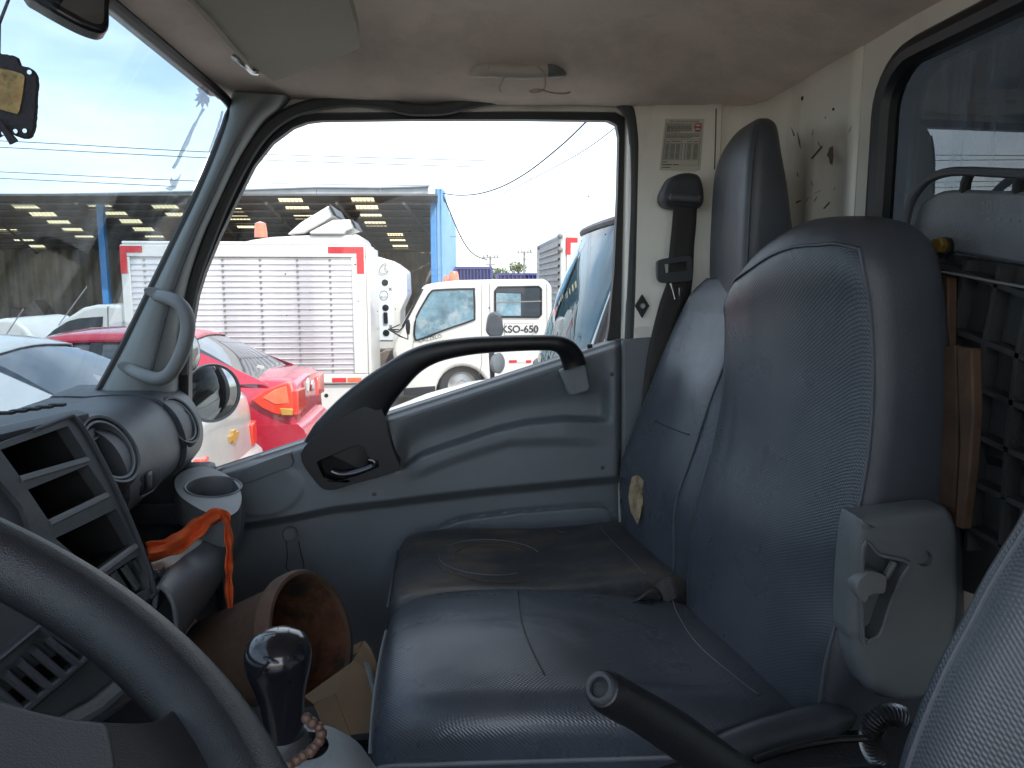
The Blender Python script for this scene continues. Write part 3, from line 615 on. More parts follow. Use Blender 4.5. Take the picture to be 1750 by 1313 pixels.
G([(644, 476), (672, 476), (672, 582), (644, 582)], .03, 'neigh_white', 'lamp_panel', GY-.02, .01)
for x, y in ((658, 483), (659, 526), (660, 569)): lathe('round_lamp', [(.0001, .02), (.05, .02), (.062, .01), (.062, 0)], PY(x, y, GY-.02), (0, -1, 0), 'black', gt, n=20)
G([(655, 534), (662, 534), (663, 553), (656, 553)], .05, 'black', 'lamp_cluster', GY-.06, .01)
for p in [[(0, 0), (1, 1)], [(1, 0), (0, 1)]]:
    pass
for x, y in ((643, 494), (667, 494), (644, 558), (668, 558)):
    tube('cross_mark', [PY(x-2.5, y-2.5, GY-.025), PY(x+2.5, y+2.5, GY-.025)], .008, 'inkgrey', gt, n=5); tube('cross_mark', [PY(x-2.5, y+2.5, GY-.028), PY(x+2.5, y-2.5, GY-.028)], .008, 'inkgrey', gt, n=5)
tube('emblem_ring', [PY(656+7*math.cos(a), 505+8*math.sin(a), GY-.025) for a in [k*math.pi/8 for k in range(16)]], .006, 'inkgrey', gt, n=5, closed=True)
text('emblem_text', 'ECO', PY(656, 508, GY-.03), (1, 0, 0), (0, 0, 1), .055, 'ink', gt)
tube('emblem_outline', [PY(x, y, GY-.022) for x, y in cr([(652, 464), (656, 453), (661, 452), (660, 460), (664, 466), (656, 468), (652, 464)], 3)] if False else [PY(p.x, p.y, GY-.022) for p in cr([(648, 464), (653, 453), (660, 451), (658, 459), (664, 463), (656, 468)], 3, True)], .006, 'inkgrey', gt, n=5, closed=True)
lathe('beacon', [(.12, 0), (.12, .08), (.10, .26), (.0001, .30)], PY(446, 406, GY+.3), (0, 0, 1), 'lamp_amber', gt, n=16)
wheel(gt, -1.5, GY+.3, .48, .3); wheel(gt, -4.5, GY+.3, .48, .3)
tube('mirror_arm', [PY(683, 555, GY-.4), PY(665, 563, GY-.7), PY(688, 564, GY-.8)], .012, 'black', gt, n=6)
# crew cab truck
cc = thing('crew_cab_truck', 'white crew cab truck with KSO-650 lettered on its rear door', 'truck', (.5, 13.4, GZ)); KY = 12.5
def K(pts, d, m, nm, Y=KY, bevel=.0, par=None, **k): return plate(nm, [PY(x, y, Y) for x, y in pts], (0, d, 0), m, par or cc, bevel=bevel, bseg=3, **k)
arch = [(790+45*math.cos(a), 672-46*math.sin(a)) for a in [k*math.pi/12 for k in range(13)]]
K([(722, 491), (728, 487), (740, 484), (784, 479), (860, 477.5), (928, 477), (938, 481), (943, 492), (944, 652), (842, 652)]+arch[1:-1]+[(744, 673), (690, 674), (684, 640), (675, 620), (671, 606), (674, 576), (686, 556)], 1.75, 'outer_white', 'cab_body', bevel=.06)
W1 = cr([(712, 541), (728, 512), (736, 500), (746, 496), (806, 494), (810, 498), (811, 541), (806, 548), (760, 564), (715, 581), (709, 577), (708, 566)], 3, True)
K([(p.x, p.y) for p in W1], .02, 'vglass_blue', 'front_window', KY-.012)
tube('window_rubber', [PY(p.x, p.y, KY-.012) for p in W1], .016, 'black', cc, n=6, closed=True)
W2 = [(846, 497), (851, 491), (921, 490), (925, 494), (925, 538), (921, 542), (850, 542), (846, 538)]
w2 = K(W2, .02, 'vglass', 'rear_window', KY-.012); tube('window_rubber', px(W2, KY-.012), .016, 'black', cc, n=6, closed=True)
K([(848, 501), (890, 502), (890, 540), (848, 540)], .01, 'vglass_blue', 'sliding_pane', KY-.022, par=w2)
K([(847, 516), (925, 514), (925, 516), (847, 518)], .01, 'inkgrey', 'grab_rail', KY-.026, par=w2)
for a in ([(822, 486), (822.8, 486), (824, 620), (820, 640), (819, 640), (823, 620)], [(836, 486), (837, 486), (839, 600), (838, 600)], [(934, 484), (935, 486), (936, 640), (935, 640)], [(706, 582), (707, 582), (702, 640), (701, 640)]): K(a, .006, 'inkgrey', 'door_seam', KY-.004, smooth=False)
K([(720, 494), (724, 494), (690, 560), (686, 558)], .02, 'black', 'screen_edge', KY-.012)
pf = K([(862, 553), (911, 552), (911, 573), (862, 574)], .004, 'inkgrey', 'plate_border', KY-.008, smooth=False)
K([(862.8, 553.8), (910.2, 552.8), (910.2, 572.2), (862.8, 573.2)], .004, 'outer_white', 'plate_ground', KY-.012, par=pf, smooth=False)
text('plate_lettering', 'KSO-650', PY(888.5, 563.3, KY-.0165), (1, -.0, .0), (0, 0, 1), .168, 'ink', cc, bold=.005)
text('door_lettering', 'CAZZELO', PY(735, 579, KY-.009), (1, 0, .22), (-.22, 0, 1), .09, 'ink', cc); text('door_lettering', 'TURBO', PY(748, 585, KY-.009), (1, 0, .18), (-.18, 0, 1), .075, 'green', cc)
for x in (870, 899): K([(x, 616), (x+13 if x == 870 else x+9, 615.5), (x+13 if x == 870 else x+9, 620), (x, 620.5)], .004, 'tape_red', 'reflective_tape', KY-.008, smooth=False)
K([(884, 615.6), (898, 615.3), (898, 619.8), (884, 620)], .004, 'paper', 'reflective_tape', KY-.008, smooth=False)
a0 = PY(790, 672, KY); wheel(cc, a0.x, KY+.2, .39, .25); wheel(cc, a0.x, KY+1.6, .39, .25, 1)
K([(p[0], p[1]) for p in arch]+[(744, 690), (836, 690)], .3, 'rubber', 'wheel_arch', KY+.35)
box2('chassis', (-.4, KY+.3, GZ+.45), (4.5, KY+1.4, GZ+.75), 'chassis', cc)
K([(744, 660), (690, 664), (690, 676), (744, 677)], .06, 'rubber', 'step_trim', KY-.02, .01)
for (x0, x1, y0, y1) in ((766, 785, 464, 480), (757, 765.5, 471, 482)):
    a = PY((x0+x1)/2, y1+2, KY+.5); w_ = abs(PY(x1, y1, KY+.5).x-PY(x0, y1, KY+.5).x)/2; h_ = PY(x0, y0, KY+.5).z-a.z
    lathe('beacon', [(w_*.95, 0), (w_, .03), (w_*.85, h_*.75), (w_*.6, h_), (.0001, h_)], a, (0, 0, 1), 'lamp_amber', cc, n=18)
K([(694, 547), (699, 546), (701, 556), (700, 572), (695, 572), (693, 560)], .10, 'black', 'side_mirror', KY-.45, .015)
tube('mirror_arm', [PY(688, 560, KY), PY(680, 568, KY-.3), PY(664, 563, KY-.5), PY(684, 575, KY-.4), PY(697, 580, KY-.3), PY(697, 565, KY-.4)], .014, 'black', cc, n=6)
K([(660, 598), (676, 600), (676, 650), (640, 655), (640, 610)], .5, 'chassis', 'front_bumper', KY+.9, .02)
# far box truck
fb = thing('far_box_truck', 'distant box truck with ribbed grey side and red corner tape', 'truck', (3, 18, GZ))
pA, pB, pC = PY(962, 401, 16), PY(921, 421.5, 21), PY(1040, 393, 16.4)
zt2 = pA.z; pD = pB+(pC-pA)
plate('box_body', [(p.x, p.y, zt2) for p in (pA, pB, pD, pC)], (0, 0, -2.2), 'box_grey', fb, smooth=False)
dv = Vector((pB.x-pA.x, pB.y-pA.y, 0)); nv2 = Vector((dv.y, -dv.x, 0)).normalized()
if nv2.x > 0: nv2 = -nv2
for k in range(13):
    z = zt2-.22-k*.15; a = Vector((pA.x, pA.y, z))+dv*.08; b = a+dv*.88
    obj('rib', [a+nv2*.0, b, b+nv2*.05, a+nv2*.05, a+Vector((0, 0, .05)), b+Vector((0, 0, .05)), b+nv2*.05+Vector((0, 0, .04)), a+nv2*.05+Vector((0, 0, .04))], [(0, 1, 2, 3), (3, 2, 6, 7), (7, 6, 5, 4)], 'box_grey', fb, smooth=False)
tube('edge_rail', [(pB.x, pB.y, zt2), (pA.x, pA.y, zt2), (pC.x, pC.y, zt2)], .05, 'outer_white', fb, n=8); tube('edge_rail', [(pA.x, pA.y, zt2), (pA.x, pA.y, zt2-2.2)], .06, 'outer_white', fb, n=8); tube('edge_rail', [(pB.x, pB.y, zt2), (pB.x, pB.y, zt2-2.2)], .06, 'outer_white', fb, n=8)
for (x, y) in ((957, 404), (922, 424), (957, 427)): sphere('marker_lamp', PY(x, y, 15.9 if x > 940 else 20.9), .06, 'inkgrey', fb, n=10)
dr2 = Vector((pC.x-pA.x, pC.y-pA.y, 0)).normalized(); fn = Vector((0, -.02, 0))
plate('end_panel', [Vector((pA.x, pA.y, zt2-.04))+dr2*.1+fn, Vector((pC.x, pC.y, zt2-.04))+fn, Vector((pC.x, pC.y, zt2-2.2))+fn, Vector((pA.x, pA.y, zt2-2.2))+dr2*.1+fn], (0, .015, 0), 'outer_white', fb, smooth=False)
for (u0, u1, z0_, z1_) in ((.08, .36, -.06, -.16), (.08, .19, -.16, -.42)):
    o = Vector((pA.x, pA.y, zt2))+fn*1.6; plate('reflective_tape', [o+dr2*u0+Vector((0, 0, z0_)), o+dr2*u1+Vector((0, 0, z0_)), o+dr2*u1+Vector((0, 0, z1_)), o+dr2*u0+Vector((0, 0, z1_))], (0, .008, 0), 'tape_red', fb, smooth=False)
for x, y in ((2.6, 17), (3.4, 20)): wheel(fb, x, y, .45, .3)
# neighbouring truck with the big raked windshield
nb = thing('neighbour_truck', 'pale truck parked alongside with large raked windshield mirroring the yard', 'truck', (2, 5.3, GZ))
yA, yB = 4.35, 6.15
def scr(v, u):      # v 0 bottom .. 1 top, u 0 near .. 1 far
    y = yA+(yB-yA)*u; zz = -.62+(.40+.62)*v; x = .735+(1.10-.735)*v-.05*math.sin(math.pi*u)*.8+.10*abs(2*u-1)**6+.03*math.sin(math.pi*v)*-1
    return Vector((x, y, zz))
nu, nvv = 24, 12
rows = [[scr(v/nvv, .035+.93*u/nu) for u in range(nu+1)] for v in range(nvv+1)]
loft('windshield', rows, 'gneigh', nb, caps=False, closed=False, angle=80)
bd_ = [scr(0, u/20) for u in range(21)]+[scr(v/8, 1) for v in range(1, 9)]+[scr(1, 1-u/20) for u in range(1, 21)]+[scr(1-v/8, 0) for v in range(1, 8)]
tube('screen_rubber', bd_, .028, 'black', nb, n=8, closed=True)
loft('cab_interior', [[scr(v/4, .01+.98*u/8)+Vector((.06, 0, 0)) for u in range(9)] for v in range(5)], 'cab_dark', nb, caps=False, closed=False)
rr = []
for (dx, dz) in ((0, 0), (.06, .05), (.18, .10), (.40, .145), (.8, .17), (2.0, .17)):
    rr.append([scr(1, u/20)*1+Vector((dx+(.1*(1-abs(2*u/20-1)**2) if dx else 0), (.5-u/20)*.10*min(1, dx*3), dz-.10*abs(2*u/20-1)**4*min(1, dx*5))) for u in range(21)])
loft('roof', rr, 'neigh_white', nb, caps=False, closed=False, angle=80, solid=.02)
loft('front_panel', [[scr(0, u/20)+Vector((dx, 0, dz)) for u in range(21)] for dx, dz in ((.0, -.02), (-.03, -.08), (-.04, -.3), (-.03, -.7), (.0, -1.1))], 'neigh_white', nb, caps=False, closed=False, angle=60, solid=.02)
box2('front_bumper', (.60, yA+.02, GZ+.35), (.9, yB-.02, GZ+.62), 'silver', nb, .04)
for y in (yA+.02, yB-.02): plate('cab_side', [(.78, y, -1.5), (.78, y, -.62), (1.14, y, .40), (1.4, y, .53), (2.7, y, .55), (2.7, y, -1.5)], (0, .02, 0), 'neigh_white', nb, smooth=False)
box2('cab_back', (2.7, yA+.02, -1.5), (2.74, yB, .55), 'neigh_white', nb)
wheel(nb, 1.5, yA+.2, .40, .25); wheel(nb, 1.5, yB-.2, .40, .25, 1)
mh = cr([(833, 572), (833, 553), (837, 539), (846, 534), (855, 538), (859, 548), (859, 572), (848, 576)], 3, True)
plate('side_mirror', [PY(p.x, p.y, 4.2) for p in mh], (0, .12, 0), 'chassis' if False else 'dark', nb, bevel=.012)
tube('mirror_arm', [PY(841, 570, 4.26), PY(840, 610, 4.26), PY(842, 655, 4.3), PY(900, 668, 4.4), scr(0, 0)], .016, 'rubber', nb, n=8)
rm = PY(855, 621, 4.24); lathe('round_mirror', [(.0001, .004), (.050, .0), (.060, -.008), (.055, -.03), (.0001, -.045)], rm, (.86, -.5, .05), 'grey', nb, n=28, sc=(1.25, 1.0))
tube('mirror_arm', [PY(841, 625, 4.26), rm+Vector((-.02, .03, 0))], .012, 'rubber', nb, n=8)
tube('wiper', [scr(.02, .25)-Vector((.03, 0, 0)), scr(.12, .55)-Vector((.03, 0, 0))], .008, 'black', nb, n=6)
text('screen_emblem', 'H', scr(.30, .12)-Vector((.02, .0, 0)), (0, -1, 0), (.3, 0, 1), .07, 'ink', nb)
# white car just beyond the door sill
wc_ = thing('white_car', 'white car close beside the door, only its curved roof showing', 'car', (.6, 3.6, GZ))
rr = []
for (x, z, tk) in ((-.62, -1.2, .2), (-.50, -.90, .12), (-.30, -.65, .06), (-.10, -.575, .03), (.12, -.515, .0), (.40, -.482, 0), (.9, -.465, 0), (1.5, -.50, .02), (2.2, -.75, .06), (2.5, -1.1, .2)):
    half = [(.0+tk, -1.85), (tk, -1.2), (.05+tk, z-.25), (.16+tk, z-.08), (.30+tk, z-.02)]
    rr.append([Vector((x, 3.1+y, min(zz, z-.01))) for y, zz in half]+[Vector((x, 3.75, z+.02))]+[Vector((x, 4.25-y*.5, min(zz, z-.01))) for y, zz in reversed(half)])
loft('body', rr, 'outer_white', wc_, angle=60)
for x in (-.1, 1.9): wheel(wc_, x, 3.2, .31, .2)
# ------------------------------------------------------------------ own exterior mirrors
em = thing('round_wing_mirror', 'round convex wing mirror in black rim outside the door window', 'mirror', PY(363, 720, 1.9))
mo = PY(363, 672, 1.9); mn = Vector((.66, -.75, .03)).normalized()
lathe('mirror_housing', [(.066, -.002), (.0725, .004), (.0745, -.002), (.070, -.03), (.045, -.045), (.0001, -.05)], mo, mn, 'hgrey', em, n=44, caps=False)
lathe('mirror_pane', [(.0001, .009), (.02, .0083), (.04, .006), (.055, .003), (.067, -.001)], mo, mn, 'mirror', em, n=44, caps=False)
e2 = thing('tall_wing_mirror', 'tall rectangular wing mirror seen edge on behind the pillar handle', 'mirror', PY(322, 640, 1.82))
lathe('mirror_shell', [(.0001, .010), (.025, .008), (.046, .003), (.048, -.006), (.038, -.022), (.0001, -.03)], PY(320, 602, 1.82), Vector((.82, -.56, .0)).normalized(), 'black', e2, n=32, sc=(.75, 1.05))
lathe('mirror_pane', [(.0001, .0125), (.025, .0105), (.042, .0055)], PY(320, 602, 1.82), Vector((.82, -.56, .0)).normalized(), 'mirror', e2, n=32, sc=(.75, 1.05))
tube('mirror_arm', [PY(310, 760, 1.70), PY(306, 640, 1.80), PY(312, 500, 1.80), PY(300, 420, 1.70)], .012, 'black', e2, n=8)

# ================================================================== THE YARD (ground, sky lines, shed, vehicles) comes from p3
# ================================================================== TRUCK CAB
cab = thing('truck_cab', 'truck cab interior with cloth roof lining and white painted rear wall', 'truck cab', (0, .6, -1.0))
def head_z(x, y):
    return .358+.075*sm(0, .28, min(x+.417, .64-x))*sm(0, .32, 1.548-y)
nx, ny = 50, 80
V = []; Fc = []
for i in range(nx+1):
    for j in range(ny+1):
        x = -.417+1.06*i/nx; y = -.5+2.048*j/ny
        V.append((x, y, head_z(x, y)+.0016*math.sin(x*23+y*9)*math.sin(y*17)))
for i in range(nx):
    for j in range(ny): a = i*(ny+1)+j; Fc.append((a, a+1, a+ny+2, a+ny+1))
n0 = len(V); V += [(x, y, z+.03) for x, y, z in [tuple(v) for v in V]]
Fc += [tuple(n0+k for k in q) for q in Fc]
B = [i*(ny+1) for i in range(nx+1)]+[nx*(ny+1)+j for j in range(1, ny+1)]+[i*(ny+1)+ny for i in range(nx-1, -1, -1)]+[j for j in range(ny-1, 0, -1)]
for k in range(len(B)): a, b = B[k], B[(k+1) % len(B)]; Fc.append((a, b, b+n0, a+n0))
obj('headlining', V, Fc, 'head', cab)
box2('roof_panel', (-.46, -.52, .475), (.70, 1.62, .50), 'white', cab, .01)
box2('roof_rail', (-.45, 1.578, .372), (.66, 1.62, .474), 'white', cab)
box2('front_header', (-.452, -.5, .366), (-.422, 1.57, .474), 'white', cab)
box2('rear_header', (.65, -.5, .372), (.69, 1.57, .474), 'white', cab)
tube('windshield_seal', cr([(-.418, -.45, .352), (-.416, .6, .353), (-.412, 1.3, .353)]+[tuple(PY(*p, 1.497)) for p in [(391, 176), (389, 205), (364, 272), (336, 336), (270, 473), (206, 602), (152, 700)]], 8), .0085, 'black', cab, n=8)
wa, wb = (-.405, .372), (-.80, -.425)
plate('windshield', [(wa[0], -.47, wa[1]), (wa[0], 1.575, wa[1]), (wb[0], 1.60, wb[1]), (wb[0], -.47, wb[1])], (-.004, 0, .002), 'gwind', cab, smooth=False)
# dried splash and streaks on the windshield's inside: thin films lying on the pane
wn = Vector((.0, 0, 1)).cross(Vector((0, 1, 0))); wdir = Vector((wb[0]-wa[0], 0, wb[1]-wa[1])).normalized(); wnor = Vector((0, 1, 0)).cross(wdir).normalized()
if wnor.x < 0: wnor = -wnor
wo = Vector((wa[0], 0, wa[1]))+wnor*.004
def blot(name, pts): return plate(name, [PP(x, y, wo, wnor) for x, y in pts], wnor*.0012, 'splat', cab, smooth=False)
rs = random.Random(3); bl = []
for k in range(26):
    a = 2*math.pi*k/26; r = (15 if k % 2 else 19)*rs.uniform(.55, 1.2); bl.append((347+r*math.cos(a)*.75, 166+r*math.sin(a)*1.15))
blot('dried_splash', cr([(b[0], b[1]) for b in bl], 3, True) and [(p.x, p.y) for p in cr([(b[0], b[1]) for b in bl], 3, True)])
blot('dried_splash', [(345, 185), (350, 186), (341, 200), (338, 206), (336, 211), (330, 223), (322, 245), (312, 262), (303, 281), (297, 289), (293, 287), (302, 272), (309, 255), (318, 236), (328, 215), (337, 202)])
blot('dried_splash', [(378, 190), (381, 190), (378, 205), (372, 225), (366, 245), (358, 261), (356, 259), (362, 243), (369, 222), (375, 203)])
blot('dried_splash', [(290, 310), (292, 303), (295, 308), (303, 305), (309, 297), (304, 310), (300, 322), (290, 326), (281, 322), (292, 318)])
# front pillar trim
IN = [(398, 156), (393, 173), (388, 205), (366, 268), (337, 336), (305, 402), (271, 472), (238, 538), (206, 602), (165, 676), (120, 760)]
OU = [(500, 164), (482, 186), (450, 212), (411, 270), (377, 340), (347, 408), (325, 476), (312, 542), (306, 605), (304, 676), (300, 760)]
I2, O2 = cr(IN, 4), cr(OU, 4); rings = []
for a, b in zip(I2, O2):
    r = []
    for t, Y in ((0, 1.515), (0.02, 1.492), (.10, 1.468), (.30, 1.455), (.6, 1.462), (.85, 1.49), (.97, 1.53), (1, 1.56)):
        p = a.lerp(b, t); r.append(PY(p.x, p.y, Y))
    rings.append(r+[r[-1]+Vector((0, .01, 0)), r[0]+Vector((0, .012, 0))])
loft('front_pillar', rings, 'pillar', cab, angle=85)
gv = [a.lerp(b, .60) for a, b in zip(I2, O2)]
tube('pillar_groove_shadow', [PY(p.x, p.y, 1.4625) for p in gv[10:36]], [(.0035, .0035)]*26, 'dark', cab, n=6)  # dark tube stands in for the shadow stripe along the pillar groove
# white door aperture, weatherstrip
GL = [(548, 206), (700, 204), (900, 204), (1040, 206), (1054, 213), (1058, 235), (1056, 330), (1050, 460), (1041, 560), (1036, 586), (700, 702), (345, 821), (322, 826), (320, 700), (321, 630), (326, 570), (337, 505), (349, 466), (374, 405), (404, 342), (434, 283), (465, 244), (500, 218), (524, 209)]
FR = [(540, 192), (700, 191), (900, 190), (1050, 191), (1068, 200), (1074, 225), (1072, 330), (1067, 460), (1060, 560), (1056, 680), (700, 760), (345, 870), (300, 870), (300, 700), (301, 630), (306, 560), (318, 495), (332, 455), (356, 395), (387, 330), (418, 272), (450, 230), (488, 204), (515, 196)]
AP = [(520, 150), (700, 150), (900, 150), (1080, 150), (1110, 165), (1112, 225), (1110, 330), (1105, 460), (1100, 560), (1100, 1000), (700, 1000), (345, 1000), (270, 1000), (270, 700), (275, 600), (285, 540), (296, 480), (310, 435), (335, 375), (362, 310), (395, 270), (428, 222), (470, 180), (505, 165)]
plate('door_aperture', px(AP, 1.564), (0, .006, 0), 'white', cab, holes=[px([(p[0]+(2 if p[0] > 1000 else 0), p[1]) for p in FR], 1.564)])
tube('pillar_gap', [PY(1224, 186, 1.5135), PY(1223, 230, 1.5135), PY(1221, 290, 1.5135)], .0012, 'ink', cab, n=6)
seal = cr([(312, 640), (316, 565), (329, 490), (351, 425), (380, 352), (412, 286), (442, 238), (476, 205), (520, 184), (590, 172), (650, 176), (700, 187), (760, 186), (820, 172), (880, 165), (960, 163), (1020, 164), (1056, 172), (1076, 195), (1085, 240), (1086, 330), (1083, 430), (1077, 580)], 6)
tube('door_seal', [PY(p.x, p.y, 1.547) for p in seal], [(.0125, .0125)]*len(seal), 'seal', cab, n=10)
# B pillar and rear wall, pressed sheet
prof = [(.375, 1.60), (.383, 1.546), (.395, 1.537), (.425, 1.533), (.432, 1.527), (.532, 1.525), (.540, 1.516), (.560, 1.514), (.566, 1.524), (.600, 1.522), (.624, 1.508), (.636, 1.47), (.637, 1.385), (.648, 1.365), (.650, 1.315), (.639, 1.298), (.638, 1.262), (.656, 1.245), (.657, 1.180), (.638, 1.163), (.637, 1.13)]
zs = [-1.0, -.5, 0, .13, .20, .235, .26, .30, .335, .372]
rings = []
for z in zs:
    k = 1-sm(.19, .27, z)
    rings.append([Vector((x if i < 12 else .637+(x-.637)*k, y, z)) for i, (x, y) in enumerate(prof)])
loft('rear_pillar', rings, 'white', cab, caps=False, closed=False, angle=60, solid=.003)
hole = rrect(-.02, 1.062, -.20, .318, .075, 7, 2)
plate('rear_wall', [(.637, 1.128, -1.0), (.637, 1.128, .372), (.637, -.48, .372), (.637, -.48, -1.0)], (.006, 0, 0), 'white', cab, holes=[[(.637, y, z) for y, z in hole]])
rw = obj('rear_window', *(lambda r: (r, [tuple(range(len(r)))]))([Vector((.648, y, z)) for y, z in rrect(-.03, 1.072, -.21, .328, .08, 7, 2)]), 'grear', cab)
tube('window_seal', [Vector((.632, y, z)) for y, z in rrect(-.012, 1.054, -.192, .310, .07, 8, 10)], .0185, 'black', rw, n=10, closed=True)
box2('cargo_body', (.80, -.6, -1.1), (4.6, 1.70, 1.1), 'panel_dark', cab)
plate('pillar_lower_trim', px([(1063, 581), (1110, 577), (1300, 577), (1300, 1060), (1063, 1060)], 1.512), (0, .016, 0), 'door', cab, bevel=.006)
hx = [(1098, 503), (1104, 513), (1110, 523), (1104, 533), (1098, 544), (1092, 533), (1086, 523), (1092, 513)]
dc = plate('door_switch', px(hx, 1.522), (0, .008, 0), 'black', cab, bevel=.001)
lathe('plunger', [(.0001, .004), (.005, .004), (.006, 0)], PY(1098, 523, 1.522), (0, -1, 0), 'steel', dc, n=14)
plate('pressed_slot', px_s([(1089, 560), (1110, 559), (1114, 566), (1110, 573), (1089, 574), (1085, 567)], 1.529, 3), (0, .004, 0), 'white', cab)
for q, (x, y, r) in enumerate([(1372, 168, 4), (1425, 187, 2.5), (1372, 170, 2.5)]): 
    o = PX(x, y, .636); lathe('plug', [(.0001, .002), (r*.00085, .002), (r*.00085, 0)], o, (-1, 0, 0), 'rubber', cab, n=10)
def scratch(pts): plate('scratch', [PX(x, y, .6350) for x, y in pts], (.0008, 0, 0), 'chassis', cab, smooth=False)
for pts in ([(1385, 271), (1404, 249), (1405, 252), (1388, 272)], [(1418, 252), (1423, 250), (1424, 268), (1422, 282), (1418, 280), (1417, 270), (1413, 266)], [(1362, 226), (1366, 240), (1368, 254), (1365, 246)], [(1406, 357), (1417, 345), (1418, 347), (1409, 357)], [(1360, 345), (1368, 342), (1368, 344), (1361, 348)], [(1352, 218), (1358, 232), (1356, 233)]):
    scratch(pts)
rs = random.Random(77)
for k in range(13):
    x, y = rs.gauss(1385, 28), rs.uniform(185, 365); a = rs.uniform(-.5, .5)+math.pi/2+(rs.random() < .3)*1.0; l_ = rs.uniform(3, 14); w_ = rs.uniform(.4, 1.0)
    if x > 1330: scratch([(x+w_, y), (x+w_*.3+l_*math.cos(a)*.5, y+l_*.5*math.sin(a)), (x+l_*math.cos(a), y+l_*math.sin(a)), (x-w_+l_*.5*math.cos(a), y+l_*.5*math.sin(a))])
# floor and lower walls
box2('floor', (-1.0, -.55, -1.05), (.66, 1.6, -1.0), 'floor', cab)
box2('front_bulkhead', (-1.0, -.5, -.999), (-.95, 1.56, -.42), 'dark', cab)
box2('cowl_panel', (-1.0, -.55, -.44), (-.80, 1.6, -.425), 'black', cab)
loft('engine_cover', [[Vector((x, y, z)) for y, z in rrect(.15, .86, -.999, -.62+.10*sm(-.1, .5, x), .07, 5, 3)] for x in (-.30, -.1, .1, .3, .62)], 'floor', cab)
box2('door_sill', (-.95, 1.56, -1.05), (.66, 1.62, -.8), 'white', cab)
box2('driver_side_light_block', (-.80, -.52, -1.0), (.66, -.47, -.47), 'door', cab, .01); box2('driver_post_light_block', (.40, -.52, -.469), (.66, -.47, .37), 'white', cab)  # unseen panel and post, added to cut the light reaching the lower cab
tube('driver_pillar', [(-.42, -.47, .36), (-.78, -.49, -.38), (-.80, -.49, -1.0)], .035, 'pillar', cab, n=10)
# ================================================================== SUN VISOR, ROOF HANDLE, MIRROR, PENDANT
sv = thing('sun_visor', 'folded up olive grey sun visor against the roof lining', 'sun visor', PZ(470, 70, .36))
vo = cr([(300, -60), (330, 0), (380, 58), (430, 116), (444, 124), (452, 128), (462, 136), (476, 137), (540, 112), (606, 86), (614, 76), (608, 40), (590, -20), (575, -80)], 4, True)
plate('visor_board', [PZ(p.x, p.y, .340+.006*sm(0, 1, (p.x-300)/300)) for p in vo], (0, 0, .020), 'visor', sv, bevel=.006, bseg=3)
tube('hinge_rod', cr([PZ(398, 96, .352), PZ(414, 108, .342), PZ(428, 122, .338), PZ(440, 124, .340)], 5), .0045, 'steel', sv, n=8)
tube('visor_piping', [PZ(p.x, p.y, .339) for p in cr([(322, -4), (350, 24), (390, 70), (420, 104)], 5)], .004, 'visor', sv, n=6)
rh = thing('roof_grab_handle', 'taupe grab handle on the roof lining above the door window', 'grab handle', PY(885, 122, 1.47))
pt = cr([(835, 119), (870, 122), (905, 123), (935, 121)], 5)
tube('handle_bar', [PY(p.x, p.y, 1.405) for p in pt], [(.0135, .013)]*len(pt), 'hbrown', rh, up=(0, 0, 1), n=12)
for (xa, xb, xc) in ((836, 806, 801), (934, 962, 968)):
    q = [PY(xa, 120, 1.405), PY((xa+xb)/2, 120, 1.410), PY(xb, 121, 1.435), PY(xc, 122, 1.49), PY(xc, 122, 1.53)]
    tube('handle_end', cr(q, 4), [(.0135, .0125)]*17, 'hbrown' if xa < 900 else 'hgrey', rh, up=(0, 0, 1), n=12)
hc = tag(tube('tied_cord', cr([PY(x, y, Y) for x, y, Y in [(915, 108, 1.43), (922, 116, 1.385), (930, 124, 1.385), (932, 140, 1.40), (930, 152, 1.43), (916, 158, 1.44), (905, 156, 1.44), (920, 153, 1.43), (945, 159, 1.44), (965, 160, 1.45), (974, 158, 1.46)]], 7), .0016, 'cord', None, n=6), 'thin frayed cord knotted round the roof grab handle', 'cord')
tag(tube('tied_cord', cr([PY(x, y, Y) for x, y, Y in [(866, 126, 1.40), (860, 136, 1.40), (854, 148, 1.42), (855, 157, 1.44)]], 7), .0016, 'cord', None, n=6), 'short loose cord end hanging under the near half of roof handle', 'cord')
mr = thing('rear_view_mirror', 'black framed interior mirror hanging from the windshield header', 'mirror', PY(120, 10, .95))
mo0 = PY(120, 10, .95); mn0 = Vector((.55, -.80, .10)).normalized()
mo = cr([(20, -80), (46, -14), (70, 6), (130, 40), (165, 54), (180, 54), (187, 44), (188, 10), (190, -80)], 5, True)
plate('mirror_frame', [PP(p.x, p.y, mo0, mn0) for p in mo], -mn0*.03, 'gloss_black', mr, bevel=.006, bseg=3)
mi = cr([(60, -80), (66, -14), (88, 0), (136, 28), (160, 40), (172, 41), (177, 34), (178, 5), (178, -80)], 5, True)
plate('mirror_pane', [PP(p.x, p.y, mo0+mn0*.0008, mn0) for p in mi], -mn0*.0005, 'mirror', mr)
tube('mirror_stem', [PY(110, 0, .975), Vector((-.43, 1.0, .40))], .010, 'black', mr)
pe = thing('hanging_pendant', 'dark leather pendant with faded picture hanging in front of windshield', 'pendant', PY(20, 235, .80))
rs = random.Random(5)
po = [(-22, 82), (0, 92), (12, 93), (28, 98), (33, 110), (48, 115), (59, 124), (62, 140), (61, 160), (60, 180), (59, 200), (57, 218), (52, 232), (44, 236), (30, 234), (14, 226), (0, 231), (-22, 228)]
plate('leather_backing', [PY(p.x+rs.uniform(-.6, .6), p.y+rs.uniform(-.6, .6), .80) for p in cr(po, 4, True)], (0, .006, 0), 'leather', pe, bevel=.0012)
